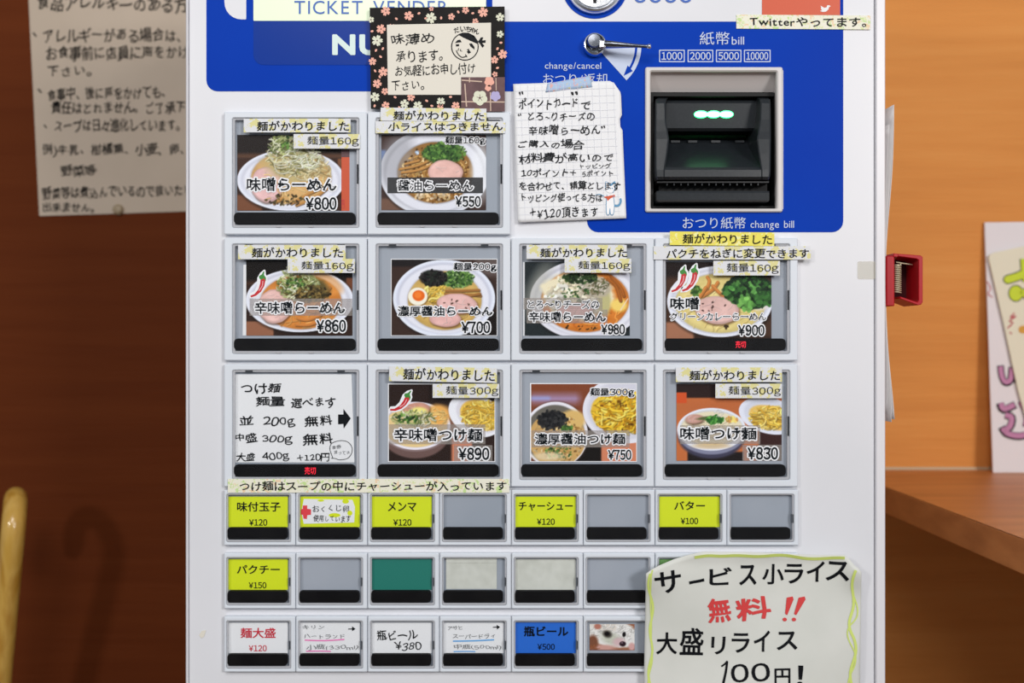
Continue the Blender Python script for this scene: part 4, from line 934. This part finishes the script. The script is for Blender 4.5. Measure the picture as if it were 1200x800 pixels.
# ================================================================== grid-paper note
def warp_point(a, b):   # gentle waves, corner folded away from the panel
    u = (a-602)/130; v = (b-98)/160
    return -.0035 - .0012*math.sin(u*3+v*2) - .0045*max(0, (v-.75))*u - .006*max(0, u-.86)*max(0,.45-v)
def sheet(name, fn, nu, nv, warp, m, parent=None, th=.0003, skip=None):
    mb = MB(); vs = []
    for j in range(nv+1):
        for i in range(nu+1):
            a, b_ = fn(i/nu, j/nv); vs.append(P(a, b_, warp(a, b_)))
    mb.add(vs, [(j*(nu+1)+i,(j+1)*(nu+1)+i,(j+1)*(nu+1)+i+1,j*(nu+1)+i+1) for j in range(nv) for i in range(nu)])
    o = mb.ob(name, m, parent, smooth=True, fix=False); md = o.modifiers.new('thickness','SOLIDIFY'); md.thickness = th; md.offset = -1
    return o
QN = [(601.4,98.4),(727,94.4),(734,255.6),(607,260.4)]
def bil(q, u, v):
    return tuple((q[0][k]*(1-u)+q[1][k]*u)*(1-v)+(q[3][k]*(1-u)+q[2][k]*u)*v for k in (0,1))
def pn_fn(u, v):
    a, b_ = bil(QN, u, v)
    if u > .93:
        a -= 8*max(0,(u-.93)/.07)*max(0,1-v/.09); b_ += 2*max(0,1-v/.08)
        if .26 < v < .34: a -= 2.4
    elif u > .5: b_ -= .0
    return a, b_
pn = sheet('grid_paper_note', pn_fn, 30, 36, warp_point, 'paper_white')
tag(pn, 'handwritten graph-paper note about point cards, taped left of the banknote slot', 'notice')
gl = []
for k in range(1, 15):
    u = k/15; gl.append([bil(QN,u-.0018,.01),bil(QN,u+.0018,.01)]+[bil(QN,u+.0018,.99),bil(QN,u-.0018,.99)])
lines = []
for k in range(1,15):
    for j in range(24):
        lines.append([bil(QN,k/15-.0016,.01+j*.0408),bil(QN,k/15+.0016,.01+j*.0408),bil(QN,k/15+.0016,.01+(j+1)*.0408),bil(QN,k/15-.0016,.01+(j+1)*.0408)])
for k in range(1,19):
    for j in range(18):
        lines.append([bil(QN,.01+j*.052,k/19-.0014),bil(QN,.01+(j+1)*.052,k/19-.0014),bil(QN,.01+(j+1)*.052,k/19+.0014),bil(QN,.01+j*.052,k/19+.0014)])
flat('graph_lines', lines, -.00025, 'gridline', pn, warp_point)
for s_,bx,r_ in (('"',(608,107,613,111),0),('"',(669,107,677,111.5),0),('ポイントカード',(608,114,677,128.4),1),('で',(681,118.5,691.6,128),0),('“とろ~りチーズの',(607,131.5,697,142),0),('辛味噌らーめん”',(620,145.6,709,158.4),0),('ご購入の場合',(607.4,162.6,685,175.6),0),('材料費が高いので',(608,178,718.4,191.6),1),
    ('10ポイント+',(611,197,675,207.4),1),('トッピング',(680,191,716.4,197.6),1),('5ポイント',(682.6,199,718.4,207),1),('を合わせて、精算とします',(608.6,211.4,727.4,223.4),0),('トッピング使ってる方は',(611.4,225.6,706,237.4),0),('+¥120頂きます',(621,242.4,700.6,256),2)):
    text(pn,s_,bx,'ink_soft',-.0005,jit=1.0,wt=.012,rot=r_,name='handwriting',warp=warp_point)
yc = -.0007
flat('cat_drawing', [ell(715,221,5.2,5,16),[(709.6,218),(710,212.6),(714,216)],[(716.6,216),(720.6,212.4),(720.4,218.4)],[(711,229),(719,228),(720,243),(718.4,251),(715.6,251),(715,244),(714,251),(711,251),(710.6,240)]], -.00045, 'halo', pn, warp_point)
flat('cat_outline', ribbon([(710,223),(709.6,218),(710,212.6),(714,216),(716.6,216),(720.6,212.4),(720.8,220),(718,226)],.7,3)+ribbon([(711.4,228),(710.4,240),(711,251),(714,251),(714.8,244),(715.6,251),(718.6,251),(720,240),(718.6,229)],.7,3)+ribbon([(720,241),(725,240.6),(727.4,236),(727,232.4)],2.4,4)+ribbon([(708,230),(703,227.6),(698,228.4)],.8,3)+ribbon([(715,217.4),(720.4,213.4)],2.2,2)+[ell(713,221,.8,.8,8),ell(717.4,220.6,.8,.8,8)], -.00050, 'catblue', pn, warp_point)
flat('scarf_drawing', [[(707.4,230.6),(720.4,228),(720.6,230.4),(716,232),(712,235.4),(711,232.4)]], -.00055, 'orange', pn, warp_point)
t = sheet('patterned_tape', lambda u,v: bil([(641.5,97.8),(692.4,88.4),(694.4,102),(639.2,108.2)],u,v), 12, 3, lambda a,b_: -.0048, 'tape_b'); tag(t, 'pale blue picture tape holding up the top edge of the graph-paper note', 'tape')

# ================================================================== large rice notice
SN_top = [(757,672),(764,667),(772.5,662.4),(790,655),(806,650.4),(824,646),(850,646.4),(890,647),(930,649.4),(965,650.2),(990,650),(996,655),(1001,662),(1006,665.6),(1009.6,670)]
def sn_fn(u, v):
    k = u*(len(SN_top)-1); i = min(int(k), len(SN_top)-2); f_ = k-i
    tx = SN_top[i][0]*(1-f_)+SN_top[i+1][0]*f_; ty = SN_top[i][1]*(1-f_)+SN_top[i+1][1]*f_
    bx = 755+u*253; by = 905
    xl = 756.6 - 1.6*min(1,v*3); 
    x = tx*(1-min(1,v*2.2))+bx*min(1,v*2.2); return x, ty*(1-v)+by*v
def warp_s(a, b):
    u = (a-755)/254; v = (b-646)/150
    c = .010*math.exp(-((a-757)**2+(b-668)**2)/700)+.008*math.exp(-((a-1008)**2+(b-668)**2)/420)
    e = .003*math.exp(-((b-648)/6.0)**2)
    return -.0102 - c - e - .0015*math.sin(u*7+.5)*math.sin(v*3+1)-.0012*math.sin(v*5+u*4)
sn = sheet('rice_notice', sn_fn, 56, 44, warp_s, 'paper_note', th=.0004)
tag(sn, 'large curling notice with red lettering and wavy lime border, at the machine bottom right', 'notice')
def wav(pts, amp, per, w, ph=0):
    out = []; L = 0
    P_ = smooth_path(pts, 8)
    for i,(x,y_) in enumerate(P_):
        if i: L += math.hypot(x-P_[i-1][0], y_-P_[i-1][1])
        a = P_[max(i-1,0)]; b_ = P_[min(i+1,len(P_)-1)]; l = math.hypot(b_[0]-a[0],b_[1]-a[1]) or 1
        k = amp*math.sin(2*math.pi*L/per+ph); out.append((x-(b_[1]-a[1])/l*k, y_+(b_[0]-a[0])/l*k))
    return ribbon(out, w, 1)
flats('lime_border', [wav([(762,672),(762,690),(763,710),(764,730),(763,750),(762,770),(762,800),(762,840)],2.2,52,2.6), wav([(766,668),(761,690),(764,712),(762,735),(765,760),(761,790),(762,840)],1.4,44,1.6,1.5),
     wav([(814,653),(830,650),(850,652),(880,651),(910,651),(940,653),(970,654.5),(990,654)],1.0,60,3.4), wav([(1003,668),(1000,690),(998,710),(997,730),(1001,750),(1000,775),(998,800),(998,840)],2.2,54,3.2), wav([(1000,690),(1003,720),(995,740),(1001,770),(996,800),(999,840)],2.0,60,1.6,2)], -.0004, 'lime_line', sn, warp_s)
for ch,x0,y0,x1,y1,r_ in (('サ',768,669,798,694,6),('ー',808,679.6,825,682.4,12),('ビ',832,665,857,685,0),('ス',867,662,886,685,0),('小',894,661,918,684,0),('ラ',920,661,941,683,0),('イ',946,658,966,681,0),('ス',969,658,995,680,-4)):
    text(sn,ch,(x0,y0,x1,y1),'ink',-.0005,jit=.2,wt=.022,rot=r_,name='handwriting',warp=warp_s)
for ch,x0,y0,x1,y1,r_ in (('無',830,702,856,729,0),('料',863,699,903,727,0)):
    text(sn,ch,(x0,y0,x1,y1),'ink_red2',-.0005,jit=.8,wt=.035,rot=r_,name='handwriting',warp=warp_s)
flat('handwriting', ribbon([(845.4,780.6),(849.6,777.6),(852.6,774.2)],2.0,3)+ribbon([(852.2,774.6),(850.6,787),(846.8,804)],[2.4,3.0],4), -.0005,'ink',sn,warp_s)
flat('exclamation_marks', [[(922,700),(929,698.6),(930,702),(922.5,720.5),(920,719)],ell(919.6,725.6,2.6,2.2,12),[(936,700),(943,698.6),(944,702),(933,720.6),(930.6,719)],ell(930.4,725.6,2.6,2.2,12)], -.0005,'ink_red2',sn,warp_s)
for ch,x0,y0,x1,y1,r_ in (('大',769.5,741,793,766,0),('盛',797,736,824,767,0),('リ',834,746,850,766,0),('ラ',858,742,878,764,0),('イ',884,739,902,763,0),('ス',911,740,934,761,0),('0',857,778,877,799,0),('0',881,777,902,798,0),('円',908,783,926,803,0),('!',935,780,941,803,-6)):
    text(sn,ch,(x0,y0,x1,y1),'ink',-.0005,jit=.2,wt=(.012 if ch in '10' else .02) if ch!='1' else -.004,rot=r_,name='handwriting',warp=warp_s,shear=.12 if ch=='1' else 0)

# ================================================================== notice on the wall behind, left
wn = card('wall_notice', 0,0,0,0, WY-.002, 'paper_wall', None, th=.0008, quad=[(28,-110),(236,-112),(238,247),(46,253)]); tag(wn, 'handwritten allergy notice pinned to the shaded brown wall, left of the machine', 'notice')
YW = WY-.0026
for s_,bx,r_ in (('食品アレルギーのある方へ',(44,-6,236,15),-1),('、',(38,38,43,43),0),('アレルギーがある場合は、',(50.6,32,211,50),0),('お食事前に店員に声をかけて',(54,53,236,72),0),('下さい。',(55.7,77,107,89.5),0),('、',(44,104,49,109),0),
    ('食事中、後に声をかけても、',(55.7,101,193,117),1),('責任はとれません。ご了承下さい。',(60,118,246,134),0),('、',(51,146,55,150),0),('スープは日々進化しています。',(64,139,210,155),0),('例)牛乳、柑橘類、小麦、卵、エビ',(50,167,250,184.5),0),('野菜等',(71,192.6,113,207),0),('野菜等は煮込んでいるので抜いたりは',(49,216.6,236,232.6),1),('出来ません。',(50,236.6,110,249),0)):
    text(wn,s_,bx,'ink_wall',YW,jit=.9,wt=.014,rot=r_,name='handwriting')
tc_ = P(139,245.7,WY-.002); MB().lathe_y(tc_, [(.0085,WY-.002),(.0085,WY-.005),(.006,WY-.008),(.0005,WY-.009)],20).ob('tack','tack',wn,smooth=True)

# ================================================================== hooked cane, lower left
base = Vector((-.79, .56, .0)); 
ck = empty('walking_cane', (-.79,.56,0), 'light varnished wooden cane with a hooked handle, against the shaded brown wall at the lower left', 'cane')
ax = P(18.5,588.5,.54); top = ax; low = P(-6,860,.60)
dirv = (top-low).normalized()
u = Vector((-.436,.9,0)).normalized()*1.0; u = (u - dirv*u.dot(dirv)).normalized()
hr = .043; arcc = top - dirv*(hr+.012) + u*hr
path = [Vector((-.79,.545,.02))]; 
stem_top = arcc - u*hr
for k in range(1,14): path.append(Vector((-.79,.545,.02)).lerp(stem_top, k/13) + Vector((.0,0,0)))
# the stem leans as the photograph shows only in its upper part
path = [low.lerp(stem_top, i/8) for i in range(9)]
foot = Vector((low.x-.07, low.y+.04, .0)); path = [foot.lerp(low, i/8) for i in range(8)] + path
for k in range(1, 15):
    a = math.pi*k/14*1.15; path.append(arcc - u*hr*math.cos(a) + dirv*hr*math.sin(a))
path.append(path[-1]-dirv*.018+u*.001)
rr_ = [.0163]*len(path); rr_[-1] = .010; rr_[-2] = .016
MB().tube(path, rr_, 20).ob('handle', 'wood_cane', ck, smooth=True)
MB().tube([foot+Vector((0,0,0)), foot+(low-foot).normalized()*.035], [.017,.0165], 20).ob('rubber_tip', 'black', ck, smooth=True)

# ================================================================== papers and red clip on the machine's right side
def hang(y0, y1, x0, curl, z0, z1, phase, name, label, m='sheet'):
    mb = MB(); nu, nv = 8, 30; vs = []
    zc = P(1050,328,.02).z
    for j in range(nv+1):
        z = z0+(z1-z0)*j/nv
        for i in range(nu+1):
            y = y0+(y1-y0)*i/nu; d_ = abs(z-zc)/.13
            x = x0 + curl*(1-math.exp(-d_*d_*1.3))*(1-i/nu*.8) + .0012*math.sin(z*30+phase)*(1-math.exp(-d_*d_*3))
            vs.append((x,y,z))
    mb.add(vs, [(j*(nu+1)+i,j*(nu+1)+i+1,(j+1)*(nu+1)+i+1,(j+1)*(nu+1)+i) for j in range(nv) for i in range(nu)])
    o = mb.ob(name, m, None, smooth=True, fix=False); md = o.modifiers.new('thickness','SOLIDIFY'); md.thickness = .0004
    return tag(o, label, 'paper')
zt = P(1040,122,.02).z; zb = P(1040,494,.02).z
hang(.012,.16,.3325,.0035,zb+.01,zt-.02,0,'hanging_sheet','inner sheet of paper hanging under the red clip, flat against the machine side')
hang(.016,.16,.3345,.0065,zb,zt-.006,1.3,'hanging_sheet','outer sheet of paper under the red clip, curling away at its bottom edge')
hang(.022,.17,.3365,.0100,zb+.002,zt,2.6,'hanging_sheet','outermost sheet of paper on the machine side, its top corner curling outward')
cl = empty('bulldog_clip', (.342,.03,P(1050,328,.02).z), 'red metal bulldog clip gripping papers on the right side of the machine', 'clip')
yk = .012
MB().prism(rrect(1038.8,299.5,1048.5,358.5,1.2,yk), yk, yk+.045, .0008).ob('jaw_plate', 'clip_red', cl)
MB().prism(pxloop([(1050,297.5),(1077,299.5),(1079.5,301.5),(1079.5,354),(1077.5,357),(1074,357.8),(1053,350),(1053,347.5),(1073,354),(1074.5,352),(1074.5,305),(1072,303.5),(1050,300.5)], yk+.006), yk+.002, yk+.036, .0005).ob('handle_plate', 'clip_red', cl)
MB().prism(pxloop([(1049,300),(1075,303),(1075,355),(1049,350)], yk+.03), yk+.031, yk+.034).ob('handle_back', 'clip_dark', cl)
MB().prism(pxloop([(1047,296.8),(1052,297.2),(1052,301),(1047,301)], yk), yk-.001, yk+.035,.0004).ob('hinge_lug', 'clip_red', cl)
co = []
for k in range(0, 14*12+1):
    a = 2*math.pi*k/12; c = P(1052, 309.5+33.5*k/168, yk+.003); co.append(c+Vector((.0029*math.cos(a), .0029*math.sin(a), 0)))
MB().tube(co, .0005, 6).ob('spring', 'spring', cl, smooth=True)
MB().tube([P(1050,307,yk+.01),P(1058,308.5,yk+.01),P(1069,310,yk+.012)], .0006, 8).ob('spring_arm', 'spring', cl, smooth=True)

# ================================================================== propped signs on the counter
def board(name, quad, y0, m, label, th=.003):
    """quad in pixels, bottom edge nearer than the top; gives a leaning board"""
    yy = [y0[0],y0[0],y0[1],y0[1]]; f_ = [P(a,b_,y) for (a,b_),y in zip(quad,yy)]
    vs = f_+[v+Vector((0,th,0)) for v in f_]
    o = MB().add(vs,[(0,1,2,3),(7,6,5,4),(0,4,5,1),(1,5,6,2),(2,6,7,3),(3,7,4,0)]).ob(name, m); return tag(o, label, 'sign')
WB = (.744,.712)
def wy(b_): 
    t_ = (b_-261)/(556-261); return WB[0]*(1-t_)+WB[1]*t_
s1 = board('propped_sign', [(1154,260.6),(1330,258),(1332,556.2),(1164,556.2)], WB, 'board', 'tall white sign with pink bubble lettering standing on the counter against the wall')
def wf(off): return lambda a,b_: wy(b_)-off
flats('bubble_lettering', [ribbon([(1172.6,428),(1174,440),(1178,448),(1184,446),(1186,430)],8,4), ribbon([(1190,440),(1192,448)],7,2), ribbon([(1172,472),(1176,480),(1190,474)],9,4), ribbon([(1178,486),(1186,489),(1184,500),(1176,505)],9,4), ribbon([(1174,500),(1180,508),(1196,511),(1215,505)],9,4), ribbon([(1196,470),(1204,485),(1202,500)],8,3)], -.0012, 'ink', s1, wf(.0))
flats('bubble_fill', [ribbon([(1172.6,429),(1174,440),(1178,447),(1184,445),(1186,431)],5.5,4), ribbon([(1190,441),(1192,447)],4.5,2), ribbon([(1173,472),(1176.6,479),(1189,474)],6.2,4), ribbon([(1178,486),(1185.5,489),(1183.5,499.5),(1176,504)],6.2,4), ribbon([(1175,501),(1181,507.6),(1196,510.4),(1214,504)],6.2,4), ribbon([(1196,471),(1203,485),(1201.5,499)],5.5,3)], -.0018, 'pink', s1, wf(.0))
flat('scribble', ribbon([(1157,330),(1161,338),(1158,344),(1163,348)],1.0,3), -.0012,'redpen',s1,wf(.0))
s2p = [(1158.6,302),(1160,298.4),(1166,295.6),(1200,288.4),(1300,270),(1330,440),(1205,500),(1192.6,454.6),(1176,377)]
mb = MB(); fr_ = [P(a,b_,wy(b_)-.006) for a,b_ in s2p]; n = len(fr_)
mb.add(fr_+[v+Vector((0,.0025,0)) for v in fr_], [tuple(range(n)), tuple(reversed(range(n,2*n)))]+[(i,(i+1)%n,(i+1)%n+n,i+n) for i in range(n)])
s2 = mb.ob('propped_card','board2'); tag(s2,'cream card with yellow-green bubble lettering leaning in front of the tall white sign','sign')
for grow, mm, of in ((0,'ink',-.0004),(-2.2,'greenmark',-.001)):
    flats('bubble_lettering' if mm=='ink' else 'bubble_fill', [ribbon([(1181,327.4),(1192,324),(1206,318)],11+grow,4)+[ell(1181,327.4,5.5+grow/2,5.5+grow/2,16)], ribbon([(1199,303),(1200,318),(1202,330)],8+grow,4), [ell(1190.6,343.6,9+grow/2,10+grow/2,20)], ribbon([(1197,340),(1206,350),(1212,360)],9+grow,3)], of, mm, s2, wf(.006))
flat('orange_blot',[ell(1199,386,5.4,4.8,14)],-.0006,'orangemark',s2,wf(.006))
flat('scribble', ribbon([(1180.6,384.6),(1187,378),(1183,376),(1191,370),(1184,372),(1189,366.4)],1.5,3)+ribbon([(1183,389),(1186,391)],1.4,1), -.0006,'redpen',s2,wf(.006))

bpy.data.objects.remove(_to); bpy.data.curves.remove(_tc)
